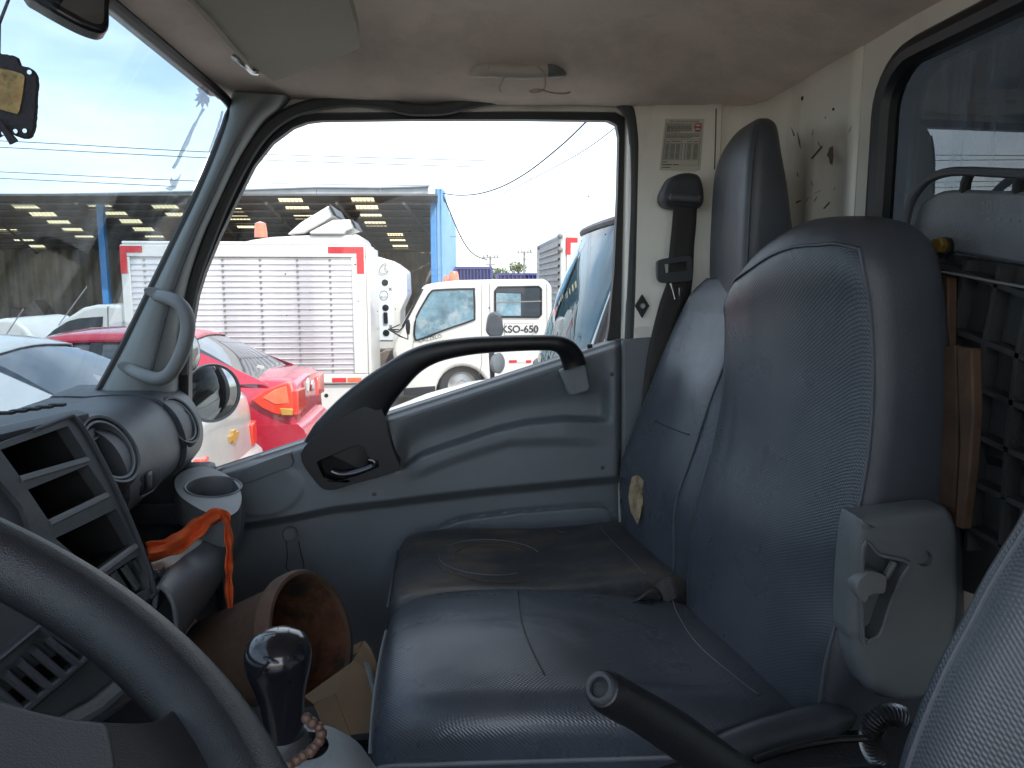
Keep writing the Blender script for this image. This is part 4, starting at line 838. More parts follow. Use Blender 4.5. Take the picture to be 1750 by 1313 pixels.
plate('picture', px([(-22, 114), (0, 117), (24, 122), (38, 127), (42, 132), (38, 165), (33, 190), (29, 195), (0, 187), (-22, 182)], .7985), (0, .001, 0), 'print', pe)
for x, y in ((51, 124), (27, 225), (43, 224), (7, 228)):
    lathe('eyelet', [(.0001, .001), (.0022, .001), (.0022, 0)], PY(x, y, .7985), (0, -1, 0), 'chrome', pe, n=10)
for k in range(3):
    tube('tassel', [PY(-6+k*3, 206, .794), PY(8+k*3, 226, .794), PY(20+k*4, 246-k*2, .795)], .0022, 'leather', pe, n=6)
tube('hanging_loop', [PY(-2, 92, .80), PY(-1, 40, .86), PY(30, -40, .95)], .0016, 'leather', pe, n=6)
# ================================================================== PILLAR GRAB HANDLE
pg = thing('pillar_grab_handle', 'grey bow shaped grab handle bolted on the front pillar', 'grab handle', PY(270, 640, 1.46))
pt = cr([(270, 506, 1.463), (282, 508, 1.43), (302, 516, 1.405), (316, 532, 1.398), (321, 556, 1.396), (316, 588, 1.396), (303, 620, 1.398), (288, 641, 1.40), (270, 648, 1.405), (246, 642, 1.42), (222, 631, 1.46)], 5)
tube('handle_bar', [PY(p.x, p.y, p.z) for p in pt], [.0118+.0012*abs(math.sin(i*.06)) for i in range(len(pt))], 'hgrey', pg, n=14)
for x, y in ((268, 504), (222, 632)):
    plate('handle_base', [PY(x+18*math.cos(a)*1.3, y+10*math.sin(a)+8*math.cos(a), 1.452) for a in [k*math.pi/8 for k in range(16)]], (0, .02, 0), 'hgrey', pg, bevel=.003)
# ================================================================== PASSENGER DOOR
dr = thing('passenger_door', 'closed passenger door with grey moulded trim and black pull bar', 'door', PY(750, 1100, 1.56))
plate('window_frame', px(FR, 1.572), (0, .022, 0), 'black', dr, holes=[px(GL, 1.572)], bevel=.004)
obj('window_pane', px(FR, 1.603), [tuple(range(len(FR)))], 'gside', dr)
plate('quarter_bar', px([(304, 560), (322, 560), (321, 760), (303, 760)], 1.566), (0, .03, 0), 'black', dr, bevel=.004)
def lin(tab): return lambda x: lerp1(tab, x)
yb = lambda x: 812+(x-345)*(580-812)/(1062-345)
yc = lin([(300, 912), (385, 900), (500, 881), (570, 866), (700, 851), (808, 838), (930, 826), (1048, 815), (1070, 812)])
yr = lin([(660, 815), (690, 800), (720, 779), (760, 765), (805, 750), (850, 735), (900, 724), (960, 718), (1070, 721)])
yr2 = lin([(660, 860), (705, 812), (780, 783), (870, 755), (960, 752), (1070, 758)])
yg = lin([(740, 912), (755, 900), (775, 890), (800, 884), (880, 874), (1000, 864), (1028, 864), (1042, 872), (1048, 890), (1070, 990)])
def relief(x, y):
    h = .050*(1-sm(yc(x)-2, yc(x)+13, y))
    h += .014*(1-sm(0, 20, y-yb(x)-4))*0
    ins = sm(674, 700, x)*(1-sm(1022, 1048, x))
    dep = sm(yb(x)+10, yr(x)-26, y)*(1-sm(yr(x)-10, yr(x)+5, y))
    h -= .040*ins*dep
    h += .010*sm(690, 730, x)*(1-sm(960, 1050, x))*(1-sm(yr2(x)-6, yr2(x)+12, y))*sm(yr(x)-10, yr(x)+6, y)
    # rounded belt edge and the arch under the handle bezel
    h -= .022*(1-sm(0, 14, y-yb(x)))
    e = math.hypot((x-440)/75, (y-835)/48); h += .004*(1-sm(.92, 1.08, e))*(1-sm(560, 600, x))
    if x > 745: h -= .006*math.exp(-((y-yg(x))/3.2)**2)*sm(745, 760, x)*(1-sm(1040, 1052, x)); h += .006*sm(yg(x), yg(x)+5, y)*sm(745, 765, x)
    h -= .03*sm(1052, 1066, x)
    return h
nx, ny = 180, 220; V = []; Fc = []
for i in range(nx+1):
    x = 300+(1066-300)*i/nx
    for j in range(ny+1):
        t = j/ny; y0 = yb(x); y = y0+(1190-y0)*t
        V.append(PY(x, y, 1.555-relief(x, y)))
for i in range(nx):
    for j in range(ny): a = i*(ny+1)+j; Fc.append((a, a+1, a+ny+2, a+ny+1))
n0 = len(V)
for i in range(nx+1): V.append(V[i*(ny+1)]+Vector((0, .03, .0)))
for i in range(nx): a, b = i*(ny+1), (i+1)*(ny+1); Fc.append((a, b, n0+i+1, n0+i))
obj('door_trim', V, Fc, 'door', dr, angle=60)
box2('door_skin', (-.75, 1.606, -1.0), (.37, 1.612, -.47), 'outer_white', dr)
box2('lower_trim', (-.60, 1.556, -1.0), (.37, 1.58, -.74), 'door', dr)
tube('belt_seal', [PY(x, yb(x)-1, 1.57) for x in range(330, 1060, 60)], [(.006, .012)]*13, 'black', dr, n=8, up=(0, 0, 1))
rs = random.Random(31); sp = []
for k in range(46):
    x, y, r_ = rs.uniform(470, 1040), rs.uniform(215, 560), rs.uniform(.0006, .0022); o = PY(x, y, 1.6015)
    n_ = 7; sp.append(([o+Vector((r_*rs.uniform(.5, 1.2)*math.cos(2*math.pi*j/n_), 0, r_*rs.uniform(.5, 1.3)*math.sin(2*math.pi*j/n_))) for j in range(n_)], [tuple(range(n_))]))
many('dirt_speck', sp, 'chassis', dr)['kind'] = 'stuff'
for x, y in ((1030, 800), (640, 845), (1046, 640)):
    s_ = lathe('trim_screw', [(.0001, .002), (.0035, .0018), (.0045, 0)], PY(x, y, 1.555-relief(x, y)), (0, -1, 0), 'dark', dr, n=12)
# pull bar
CL = [(575, 782, 62), (592, 748, 58), (612, 712, 46), (640, 676, 35), (672, 646, 28), (706, 619, 22), (745, 602, 18), (800, 592, 15.5), (860, 588, 14), (920, 586, 13.5), (950, 587, 14.5), (968, 596, 18), (978, 612, 20), (983, 628, 20)]
c3 = cr(CL, 5); rings = []
for i, p in enumerate(c3):
    q0 = c3[max(i-1, 0)]; q1 = c3[min(i+1, len(c3)-1)]; d = Vector((q1.x-q0.x, q1.y-q0.y)); d.normalize(); nn = Vector((-d.y, d.x))
    r = []
    for k in range(16):
        a = 2*math.pi*k/16; ca, sa = math.cos(a), math.sin(a)
        u = math.copysign(abs(ca)**.7, ca); v = math.copysign(abs(sa)**.7, sa)
        yd = 1.488-(.013+.013*sm(4, 26, i))*v*(1 if v > 0 else .7)-.020*sm(10, 30, i)*(1-sm(len(c3)-16, len(c3)-2, i))
        r.append(PY(p.x+nn.x*p.z*u, p.y+nn.y*p.z*u, yd))
    rings.append(r)
loft('pull_bar', rings, 'black', dr, angle=60)
plate('bar_end_cap', px([(955, 634), (1001, 618), (1010, 662), (1006, 670), (980, 678), (972, 676)], 1.486), (0, .03, 0), 'door', dr, bevel=.005)
bz = plate('handle_bezel', px_s([(514, 776), (558, 730), (610, 700), (645, 694), (657, 710), (666, 748), (675, 778), (683, 797), (672, 808), (610, 826), (562, 838), (538, 822)], 1.470, 4), (0, .05, 0), 'black', dr, bevel=.005, holes=[px([(541, 790), (575, 775), (612, 760), (622, 765), (629, 782), (646, 788), (648, 799), (610, 814), (575, 824), (552, 816)], 1.470)])
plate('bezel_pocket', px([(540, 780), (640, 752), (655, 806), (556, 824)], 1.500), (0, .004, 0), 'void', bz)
hd = cr([(566, 806), (580, 811), (600, 810), (622, 804), (638, 797), (640, 789), (630, 786)], 4)
tube('door_handle', [PY(p.x, p.y, 1.478) for p in hd], [(.009, .008)]*len(hd), 'gloss_black', dr, n=10)
lathe('lock_button', [(.0001, .006), (.007, .005), (.008, 0)], PY(603, 777, 1.496), (0, -1, 0), 'inkgrey', bz, n=14)
plate('trim_end_cap', px_s([(410, 829), (413, 806), (424, 799), (490, 775), (497, 777), (499, 796), (470, 808)], 1.497, 3), (0, .03, 0), 'grey', dr, bevel=.004)
co = PY(496, 912, 1.553); lathe('winder_cap', [(.0001, .010), (.012, .010), (.0155, .007), (.0165, 0)], co, (0, -1, 0), 'door', dr, n=24)
tube('winder_groove', [PY(p.x, p.y, 1.5535) for p in cr([(489, 925), (491, 950), (489, 968), (495, 977), (506, 980), (517, 974), (519, 965), (514, 945), (510, 925)], 5)], .0011, 'ink', dr, n=6)
lk = tube('lock_knob', [PY(1008, 606, 1.55), PY(1008, 598, 1.55), PY(1008, 593, 1.55), PY(1008, 588, 1.55)], [.005, .0045, .006, .0055], 'black', dr, n=10)
# ================================================================== DASHBOARD
da = thing('dashboard', 'dark dashboard with empty radio slots, round vents and grey frame', 'dashboard', (-.6, .8, -.9))
A = Vector((-.51, 1.06, -.182)); dd = Vector((.249, .969, 0)).normalized(); Bp = Vector((-.418, 1.06, -.435))
cn = dd.cross(Bp-A).normalized()
if cn.dot(A) > 0: cn = -cn           # towards the eye
def C(x, y, k=0.): return PP(x, y, A+cn*k, cn)
outer = cr([(-70, 790), (0, 757), (60, 735), (116, 713), (128, 714), (150, 742), (180, 797), (205, 848), (232, 910), (250, 958), (263, 1006), (258, 1021), (150, 1088), (60, 1140), (-70, 1215)], 3, True)
bins = [[(1, 769), (116, 728), (151, 782), (36, 817)], [(48, 837), (151, 795), (183, 842), (84, 891)], [(95, 920), (199, 870), (233, 928), (165, 980)], [(178, 988), (240, 946), (254, 985), (256, 1004), (222, 1022)], [(-60, 850), (0, 822), (40, 868), (58, 918), (0, 905), (-60, 930)]]
cf = plate('console_frame', [C(p.x, p.y) for p in outer], -cn*.02, 'console', da, holes=[[C(*p) for p in b] for b in bins], bevel=.0035, bseg=3)
for b in bins[:3]:
    q = [C(*p) for p in b]; c0 = sum(q, Vector())/4
    fr = [c0+(p-c0)*1.03-cn*.019 for p in q]; bk = [c0+(p-c0)*.92-cn*.15 for p in q]
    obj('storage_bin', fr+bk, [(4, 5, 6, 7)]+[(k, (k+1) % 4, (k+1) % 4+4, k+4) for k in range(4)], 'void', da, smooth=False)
# ledges on the lower edge of the slots
for (p0, p1) in (((36, 820), (151, 786)), ((86, 895), (185, 847)), ((166, 984), (234, 934))):
    a, b = C(*p0), C(*p1); tube('slot_ledge', [a-cn*.003, b-cn*.003], .0055, 'hgrey', da, n=8)
tube('frame_piping', [C(p.x, p.y, .002) for p in outer[6:34]], .003, 'dark', da, n=6)
obj('vent_back', [C(*p)-cn*.03 for p in bins[3]], [(0, 1, 2, 3, 4)], 'void', da)
lv = thing and None
for k in range(4):
    x0, y0 = 188+k*17, 985-k*11
    a, b = C(x0, y0, .0), C(x0+22+k*2, y0+38-k*0, .0)
    tube('louvre', [a-cn*.012, b-cn*.012], [(.004, .0075)]*2, 'console', da, n=8)
obj('padded_side', [C(*p, .001)-cn*.008 for p in bins[4]], [tuple(range(6))], 'dark', da)
# lower louvre vent seen through the steering wheel
lo = [(-60, 1165), (0, 1124), (72, 1064), (120, 1090), (166, 1118), (110, 1168), (58, 1212), (-60, 1300)]
li = [(-50, 1170), (2, 1133), (70, 1076), (110, 1099), (148, 1120), (100, 1160), (52, 1199), (-50, 1280)]
plate('lower_vent_frame', [C(*p, .012) for p in lo], -cn*.02, 'dark', da, holes=[[C(*p, .012) for p in li]], bevel=.003)
obj('vent_back', [C(*p, -.02) for p in lo], [tuple(range(8))], 'void', da)
for k in range(6):
    x0, y0 = -42+k*24, 1190-k*20
    tube('louvre', [C(x0, y0, .005), C(x0+52, y0+44, .005)], [(.005, .010)]*2, 'dark', da, n=8)
lp = cr([(-90, 1130), (60, 1150), (170, 1090), (262, 1030), (262, 1120), (235, 1190), (170, 1240), (60, 1330), (-90, 1420)], 3, True)
plate('lower_panel', [C(p.x, p.y, -.03) for p in lp], -cn*.03, 'console', da, bevel=.006)
tube('lower_trim', [C(x, y, -.02) for x, y in ((110, 1240), (160, 1212), (215, 1165), (225, 1158))], .012, 'grey', da, n=10)
# dash top
dt = [(-.455, -.45, -.20), (-.45, 1.0, -.175)]
rings = []
for y in (-.48, 0, .4, .8, .98, 1.06, 1.12):
    e = .257*(max(y, .72)-1.06)
    rings.append([Vector((min(x+e*k, .12 if y < .6 else 9), y, z)) for x, z, k in ((-.80, -.30, 0), (-.79, -.265, 0), (-.72, -.222, .5), (-.62, -.194, 1), (-.548, -.180, 1), (-.532, -.186, 1), (-.532, -.198, 1), (-.61, -.215, 1), (-.72, -.245, .5))])
loft('top_pad', rings, 'dark', da, angle=50, bevel=0)
for k in range(5):
    a = PZ(10+k*22, 706-k*3.4, -.186); box('defrost_slot', a, (.022, .012, .004), 'void', da)
# drum between the two round vents
dp = [(-.74, -.22), (-.66, -.206), (-.59, -.203), (-.55, -.208), (-.522, -.224), (-.503, -.250), (-.493, -.285), (-.494, -.318), (-.506, -.343), (-.53, -.362), (-.58, -.375), (-.74, -.375)]
dps = cr([(x, z, 0) for x, z in dp], 3, True)
rings = [[Vector((p.x+o, y, p.y)) for p in dps] for y, o in ((1.13, .022), (1.17, .020), (1.30, .010), (1.40, .002), (1.415, .0))]
loft('glovebox_lid', rings, 'dark', da, angle=50)
rings = [[Vector((-.6+(p.x+.6)*s+o, y, -.29+(p.y+.29)*s)) for p in dps] for y, o, s in ((1.418, .006, 1.03), (1.44, .004, 1.05), (1.52, -.004, 1.05), (1.56, -.01, 1.05))]
loft('dash_end', rings, 'dark', da, angle=50)
rings = [[Vector((-.6+(p.x+.6)*s+o, y, -.29+(p.y+.29)*s)) for p in dps] for y, o, s in ((1.02, .020, .97), (1.06, .026, 1.02), (1.11, .024, 1.03), (1.127, .022, 1.02))]
e0 = [C(p.x, p.y) for p in outer[9:36]]; loft('console_side', [[p-cn*.004, p-cn*.22] for p in e0], 'dark', da, caps=False, closed=False, solid=.004)
nv = Vector((.87, -.16, .46)).normalized()
for (x, y, Y, r) in ((193, 766, 1.125, .053), (312, 717, 1.442, .047)):
    o = PY(x, y, Y)
    vt = lathe('air_vent', [(r*1.0, -.07), (r*1.22, -.05), (r*1.19, -.022), (r*1.12, -.008), (r*1.03, -.001), (r*.96, -.002), (r*.91, -.016)], o, nv, 'dark', da, n=40, caps=False)
    lathe('vent_ring', [(r*.91, -.016), (r*.90, -.004), (r*.83, -.004), (r*.80, -.02)], o, nv, 'grey', vt, n=40, caps=False)
    ax, a_, b_ = basis(nv)
    sgn = Vector((0, .5, -1)).normalized()
    lathe('vent_flap', [(.0001, .0), (r*.5, -.001), (r*.76, -.006), (r*.80, -.014), (r*.80, -.03)], o-nv*(.022 if Y < 1.3 else .008), (nv+sgn*(.42 if Y < 1.3 else .15)).normalized(), 'dark' if Y < 1.3 else 'hgrey', vt, n=40, sc=(1, 1))
    u = nv.cross(Vector((0, 1, 0))).normalized(); v2 = u.cross(nv)
    arc = [o-nv*(.012 if Y < 1.3 else .004)+u*(r*(.05+.72*math.cos(t)*.55))+v2*(r*.76*math.sin(t)) for t in [(-1.35+2.7*k/16) for k in range(17)]]
    tube('flap_edge', arc, .0022, 'black', vt, n=6)
fr_ = sorted([(p.y, p.x) for p in dps if p.x > -.60 and p.y < -.215 and p.y > -.372])
def drum(x, y, off=0.):
    X_ = -.476
    for k in range(6): p = PX(x, y, X_+off); X_ = lerp1(fr_, p.z)+.017-.015*max(0, p.y-1.17)/.13*.5
    return PX(x, y, X_+off)
def drum_patch(nm, pts, off, m):
    c = Vector((sum(p[0] for p in pts)/len(pts), sum(p[1] for p in pts)/len(pts))); V = [drum(c.x, c.y, off)]; F = []; n = len(pts)
    for s_ in (.5, 1): V += [drum(c.x+(x-c.x)*s_, c.y+(y-c.y)*s_, off) for x, y in pts]
    for i in range(n): F += [(0, 1+i, 1+(i+1) % n), (1+i, 1+n+i, 1+n+(i+1) % n, 1+(i+1) % n)]
    return obj(nm, V, F, m, da, solid=.002)
drum_patch('switch_recess', [(p.x, p.y) for p in cr([(236, 826), (241, 811), (264, 800), (272, 802), (272, 822), (263, 838), (242, 848), (237, 844)], 3, True)], .002, 'void')
drum_patch('rocker_switch', [(250, 809), (259, 805), (259, 833), (250, 838)], .006, 'dark')
tube('switch_edge', [drum(x, y, .003) for x, y in [(241, 849), (252, 844), (262, 838), (272, 825)]], .0014, 'hgrey', da, n=6)
# cup holder and open tray
tr = thing('tray', '', 'x') if False else None
ch = PY(365, 832, 1.37); cax = Vector((.10, -.12, .99)).normalized()
hout = cr([(298, 822), (316, 804), (350, 797), (388, 812), (408, 834), (413, 854), (405, 874), (382, 884), (345, 872), (308, 848)], 4, True)
hold = [ch+(basis(cax)[1]*math.cos(t)+basis(cax)[2]*math.sin(t))*.0492 for t in [2*math.pi*k/36 for k in range(36)]]
plate('cup_holder_block', [PP(p.x, p.y, ch, cax) for p in hout], -cax*.055, 'grey', da, holes=[hold], bevel=.008, bseg=4)
lathe('cup_holder', [(.0505, -.002), (.0500, .001), (.0485, .0022), (.0468, .0015), (.0455, -.003), (.0445, -.03), (.043, -.10)], ch, cax, 'grey', da, n=36, caps=False)
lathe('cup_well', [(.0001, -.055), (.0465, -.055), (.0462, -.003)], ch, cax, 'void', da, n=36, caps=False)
rim = cr([(414, 862, 1.37), (414, 884, 1.36), (402, 912, 1.33), (380, 948, 1.27), (354, 984, 1.19), (322, 1022, 1.11), (300, 1060, 1.05)], 5)
inn = cr([(378, 862, 1.38), (377, 888, 1.37), (370, 908, 1.34), (340, 934, 1.28), (310, 958, 1.20), (286, 980, 1.12), (270, 1005, 1.06)], 5)
rings = []
for a, b in zip(inn, rim):
    pa = PY(a.x, a.y, a.z); pb = PY(b.x, b.y, b.z); mid = pa.lerp(pb, .45)+Vector((.008, -.006, .010))
    dn = pb+Vector((-.012, .006, -.055)); dn2 = pb+Vector((-.05, .01, -.085))
    rings.append(cr([pa+Vector((-.010, .004, -.04)), pa, mid, pb, dn, dn2], 3))
loft('tray_lip', rings, 'grey', da, caps=False, closed=False, angle=60, solid=.006)
box2('tray_floor', (-.62, 1.10, -.47), (-.44, 1.44, -.458), 'dark', da)
box2('tray_back', (-.64, 1.08, -.459), (-.622, 1.44, -.345), 'dark', da)
box2('tray_side', (-.62, 1.442, -.47), (-.44, 1.454, -.42), 'dark', da)
box2('side_trim', (-.95, 1.50, -1.0), (-.47, 1.553, -.36), 'dark', da, .01)
box2('under_dash', (-.94, -.45, -.62), (-.66, 1.5, -.40), 'black', da, .02)
box2('kick_panel', (-.95, .55, -1.0), (-.62, 1.02, -.60), 'black', da, .02)
# ================================================================== things in the tray
pb = [PP(x, y, Vector((-.42, 1.2, -.452)), Vector((.35, -.1, .93)).normalized()) for x, y in [(258, 962), (300, 940), (345, 915), (373, 896), (378, 904), (345, 932), (312, 958), (286, 972), (262, 975)]]
pa_ = thing('folded_paper', 'folded white paper with dark stamp lying in dashboard tray', 'paper', pb[0])
plate('paper_sheet', pb, (0, 0, .002), 'paper', pa_)
plate('stamp', [p+Vector((.0, -.0, .003)) for p in [PP(x, y, Vector((-.42, 1.2, -.452)), Vector((.35, -.1, .93)).normalized()) for x, y in [(298, 942), (304, 932), (318, 929), (314, 938), (306, 946), (299, 947)]]], (0, 0, .0006), 'ink', pa_)
tag(obj('foil_wrapper', *(lambda g: ([PY(262+i*4.5, 976+j*5-i*1.2, 1.12)+Vector((0, 0, rs.uniform(-.006, .006))) for i in range(6) for j in range(4)], [(i*4+j, i*4+j+1, i*4+j+5, i*4+j+4) for i in range(5) for j in range(3)]))(0), 'steel', None, smooth=False, solid=.0008), 'crumpled shiny foil wrapper in the dashboard tray', 'wrapper')
ob = cr([(252, 944, 1.16), (280, 938, 1.19), (308, 926, 1.20), (335, 904, 1.22), (356, 888, 1.21), (374, 879, 1.20), (386, 886, 1.20), (390, 908, 1.20), (392, 940, 1.20), (391, 975, 1.20), (391, 1005, 1.20), (393, 1040, 1.20)], 5)
wid = [(.030, 0)]
rings = []
for i, p in enumerate(ob):
    f = i/(len(ob)-1); q0 = ob[max(i-1, 0)]; q1 = ob[min(i+1, len(ob)-1)]; d = Vector((q1.x-q0.x, q1.y-q0.y)).normalized(); nn = Vector((-d.y, d.x))
    hw = 16-7*sm(.2, .55, f)-3*sm(.5, .6, f)+1.5*math.sin(i*.9)
    rings.append([PY(p.x+nn.x*hw*t, p.y+nn.y*hw*t, p.z-.010*math.sin(t*4+i*.25)*(1-f*.6)-.004) for t in (-1, -.6, -.2, .2, .6, 1)])
tag(loft('orange_ribbon', rings, 'orange', None, caps=False, closed=False, angle=70, solid=.0015), 'orange cloth ribbon draped over the tray edge with a hanging end', 'ribbon')
# ================================================================== SEATS
def seat_back(parent, levels, y0f, y1f, lean_far, rr, bulge, mats, name='backrest', wr=(), topdrop=0.):
    """levels: (z, x front, x rear, near y, far y); rings of a padded block; the woven panel is the front of each ring"""
    nf = 9; rings = []; mid = []; nc = 5
    L5 = cr([(a, b, c) for a, b, c, d, e in levels], 4); L4 = cr([(d, e, 0) for a, b, c, d, e in levels], 4)
    for a, b in zip(L5, L4):
        z, xf, xr = a; y0, y1 = b.x, b.y
        r = []
        for (x, y) in rrect(xf, xr, y0, y1, min(rr, (xr-xf)*.42), nc, nf):
            t = (y-y0f)/(y1f-y0f); fr = 1-sm(xf, xf+.05, x)
            x2 = x+lean_far*min(1.1, max(-.1, t))-bulge*fr*max(0, math.sin(math.pi*min(1, max(0, t))))
            zz = z-.050*sm(-.12, .06, z)*sm(.35, 1.0, t)*topdrop
            for (wy, wz, wr_, wa) in wr:
                d = math.hypot((y-wy), (z-wz)); x2 += wa*math.exp(-(d/wr_)**2)*fr
            r.append(Vector((x2, y, zz)))
        rings.append(r)
    n = len(rings[0]); mi = []
    front = set(range(3*nc+nc-1, n)) | {0-1+n}
    for i in range(len(rings)-1):
        for j in range(n): mi.append(0 if (j >= 4*nc-3 or j < 2) and i < len(rings)-9 else 1)
    mi += [1, 1]
    o = loft(name, rings, mats, parent, midx=None, angle=70)
    o.data.polygons.foreach_set('material_index', mi)
    return o, rings
ms = thing('centre_seat', 'dark grey vinyl centre seat with tall backrest and plastic hinge cover', 'seat', (.15, .95, -.75))
LV = [(-.56, .435, .62, .795, 1.12), (-.50, .435, .625, .79, 1.13), (-.42, .440, .625, .787, 1.135), (-.34, .452, .622, .79, 1.14), (-.26, .474, .620, .795, 1.145), (-.18, .487, .615, .80, 1.145), (-.10, .490, .601, .805, 1.145), (-.03, .486, .593, .81, 1.14), (.015, .480, .587, .815, 1.13), (.048, .482, .584, .828, 1.10), (.072, .492, .572, .850, 1.06), (.083, .508, .553, .885, 1.01)]
sb, srings = seat_back(ms, LV, .80, 1.13, -.055, .030, .016, ['vinyl_weave', 'vinyl'], wr=[(.82, -.36, .05, .012)], topdrop=1.)
# piping round the woven panel: near edge up, across the top, far edge down
nr = len(srings[0]); nearE = [r[2] for r in srings[1:-9]]; farE = [r[17] for r in srings[1:-9]]
topc = [srings[-9][0]]+[srings[-9+min(4, 1+k//3)][n_] for k, n_ in enumerate([27, 26, 25, 24, 23, 22, 21, 20])]
tube('seam_piping', cr([p+Vector((-.001, 0, 0)) for p in nearE[::3]+[nearE[-1]]], 4), .0026, 'piping', sb, n=6)
tube('seam_piping', cr([p+Vector((-.001, 0, 0)) for p in farE[::3]+[farE[-1]]], 4), .0024, 'piping', sb, n=6)
tube('seam_piping', cr([nearE[-1]]+[srings[-9][k]+Vector((-.001, 0, .0)) for k in (0, 27, 25, 23, 21, 19)]+[farE[-1]], 4), .0022, 'vinyl', sb, n=6)
def cushion(parent, rings_def, mats, name='cushion', crown=.02, rr=.05, dents=()):
    """rings along x: (x, y0, y1, z low, z top)"""
    nc, nt = 5, 14; rings = []
    D3 = cr([(a, b, c) for a, b, c, d, e in rings_def], 4); D2 = cr([(d, e, 0) for a, b, c, d, e in rings_def], 4)
    for a, b in zip(D3, D2):
        x, y0, y1 = a; z0, z1 = b.x, b.y; r = []; rad = min(rr, (z1-z0)*.45)
        for (yy, zz) in [(y1, z0), (y1, (z0+z1)/2)]: r.append(Vector((x, yy, zz)))
        for i in range(nc): t = .5*math.pi*i/(nc-1); r.append(Vector((x, y1-rad+rad*math.cos(t), z1-rad+rad*math.sin(t))))
        for i in range(1, nt):
            t = i/nt; y = (y1-rad)+(y0+rad-y1+rad)*t; z = z1+crown*math.sin(math.pi*t)
            for (dx, dy, dr, da) in dents: z += da*math.exp(-((x-dx)**2+(y-dy)**2)/dr**2)
            r.append(Vector((x, y, z)))
        for i in range(nc): t = .5*math.pi*i/(nc-1); r.append(Vector((x, y0+rad-rad*math.sin(t), z1-rad+rad*math.cos(t))))
        for (yy, zz) in [(y0, (z0+z1)/2), (y0, z0)]: r.append(Vector((x, yy, zz)))
        rings.append(r)
    o = loft(name, rings, mats, parent, angle=70); return o, rings
CD = [(-.098, .86, 1.10, -.66, -.60), (-.094, .835, 1.125, -.67, -.54), (-.082, .815, 1.14, -.68, -.502), (-.05, .80, 1.145, -.69, -.484), (0, .79, 1.148, -.69, -.476), (.08, .785, 1.148, -.69, -.474), (.16, .785, 1.146, -.69, -.478), (.24, .785, 1.14, -.68, -.484), (.31, .785, 1.135, -.67, -.492), (.37, .785, 1.13, -.66, -.502), (.43, .785, 1.13, -.65, -.52)]
mc, cring = cushion(ms, CD, ['vinyl_weave'], rr=.042, crown=.010, dents=[(.26, .9, .10, -.012), (.30, 1.0, .1, -.008), (.0, .95, .12, .006)])
side = [r[-5]+Vector((0, -.002, 0)) for r in cring]
tube('seam_piping', cr([r[-2].lerp(r[-4], .5)+Vector((0, -.0025, 0)) for r in cring[2::4]], 4), .003, 'thread', mc, n=6)
tube('seam_piping', cr([cring[5][k]+Vector((-.002, 0, .001)) for k in (2, 5, 8, 12, 16, 20, 23)], 4), .0024, 'thread', mc, n=6)
def on_mid(x, y): return Vector((x, y, surf(cring, x, y, 6, 19)+.0008))
def seam(nm, surf_f, pts, r, m, par): tube(nm, [surf_f(p.x, p.y) for p in cr(pts, 6)], r, m, par, n=6)
seam('cushion_seam', on_mid, [(.110, 1.11), (.106, 1.05), (.102, .98), (.105, .92), (.115, .86), (.120, .84)], .0009, 'black', mc)
seam('cushion_seam', on_mid, [(.357, 1.10), (.350, 1.05), (.345, .98), (.352, .92), (.372, .86), (.385, .835)], .0013, 'piping', mc)
loft('seat_base', [[Vector((x, y, z)) for y, z in ((.80, -1.0), (1.13, -1.0), (1.13, z1), (.80, z1))] for x, z1 in ((-.04, -.66), (.42, -.66))], 'black', ms)
# padded roll low at the back of the cushion
tube('bolster', cr([PY(1170, 1300, .77), PY(1250, 1276, .775), PY(1330, 1252, .78), PY(1400, 1234, .785), PY(1460, 1222, .795)], 4), [.004, .009, .013, .016, .018, .019, .020, .020, .020, .020, .020, .020, .020, .019, .017, .012, .004], 'vinyl', ms, n=14)
# hinge cover
hp = cr([(1466, 894), (1482, 885), (1540, 877), (1612, 869), (1632, 878), (1642, 905), (1644, 960), (1642, 1050), (1630, 1110), (1604, 1176), (1590, 1194), (1560, 1203), (1505, 1196), (1480, 1172), (1464, 1130), (1460, 1100), (1452, 1078), (1456, 980)], 3, True)
lh = [(1476, 934), (1502, 948), (1552, 962), (1540, 990), (1520, 1040), (1506, 1082), (1490, 1094), (1474, 1088)]
hc = pillow('hinge_cover', [PY(p.x, p.y, .752) for p in hp], (0, .036, 0), .013, 'grey', ms, holes=[px(lh, .752), [PY(1580+14*math.cos(a), 955+14*math.sin(a), .752) for a in [k*math.pi/8 for k in range(16)]]])
plate('recess_floor', px([(1462, 910), (1575, 940), (1560, 1010), (1535, 1120), (1462, 1120)], .776), (0, .004, 0), 'grey', hc)
plate('recess_floor', [PY(1580+17*math.cos(a), 955+17*math.sin(a), .760) for a in [k*math.pi/6 for k in range(12)]], (0, .003, 0), 'hgrey', hc)
tube('recess_lip', [PY(p.x, p.y, .751) for p in cr(lh, 4, True)], .0028, 'grey', hc, n=6, closed=True)
rl = cr([(1470, 1024), (1464, 1004), (1474, 986), (1492, 978), (1514, 985), (1516, 998), (1512, 1014), (1496, 1016), (1486, 1020), (1480, 1030)], 4, True)
plate('recliner_lever', [PY(p.x, p.y, .742) for p in rl], (0, .034, 0), 'hgrey', hc, bevel=.004, bseg=3)
tube('lever_rod', [PY(1528, 960, .762), PY(1512, 988, .762)], .0045, 'hgrey', hc, n=8)
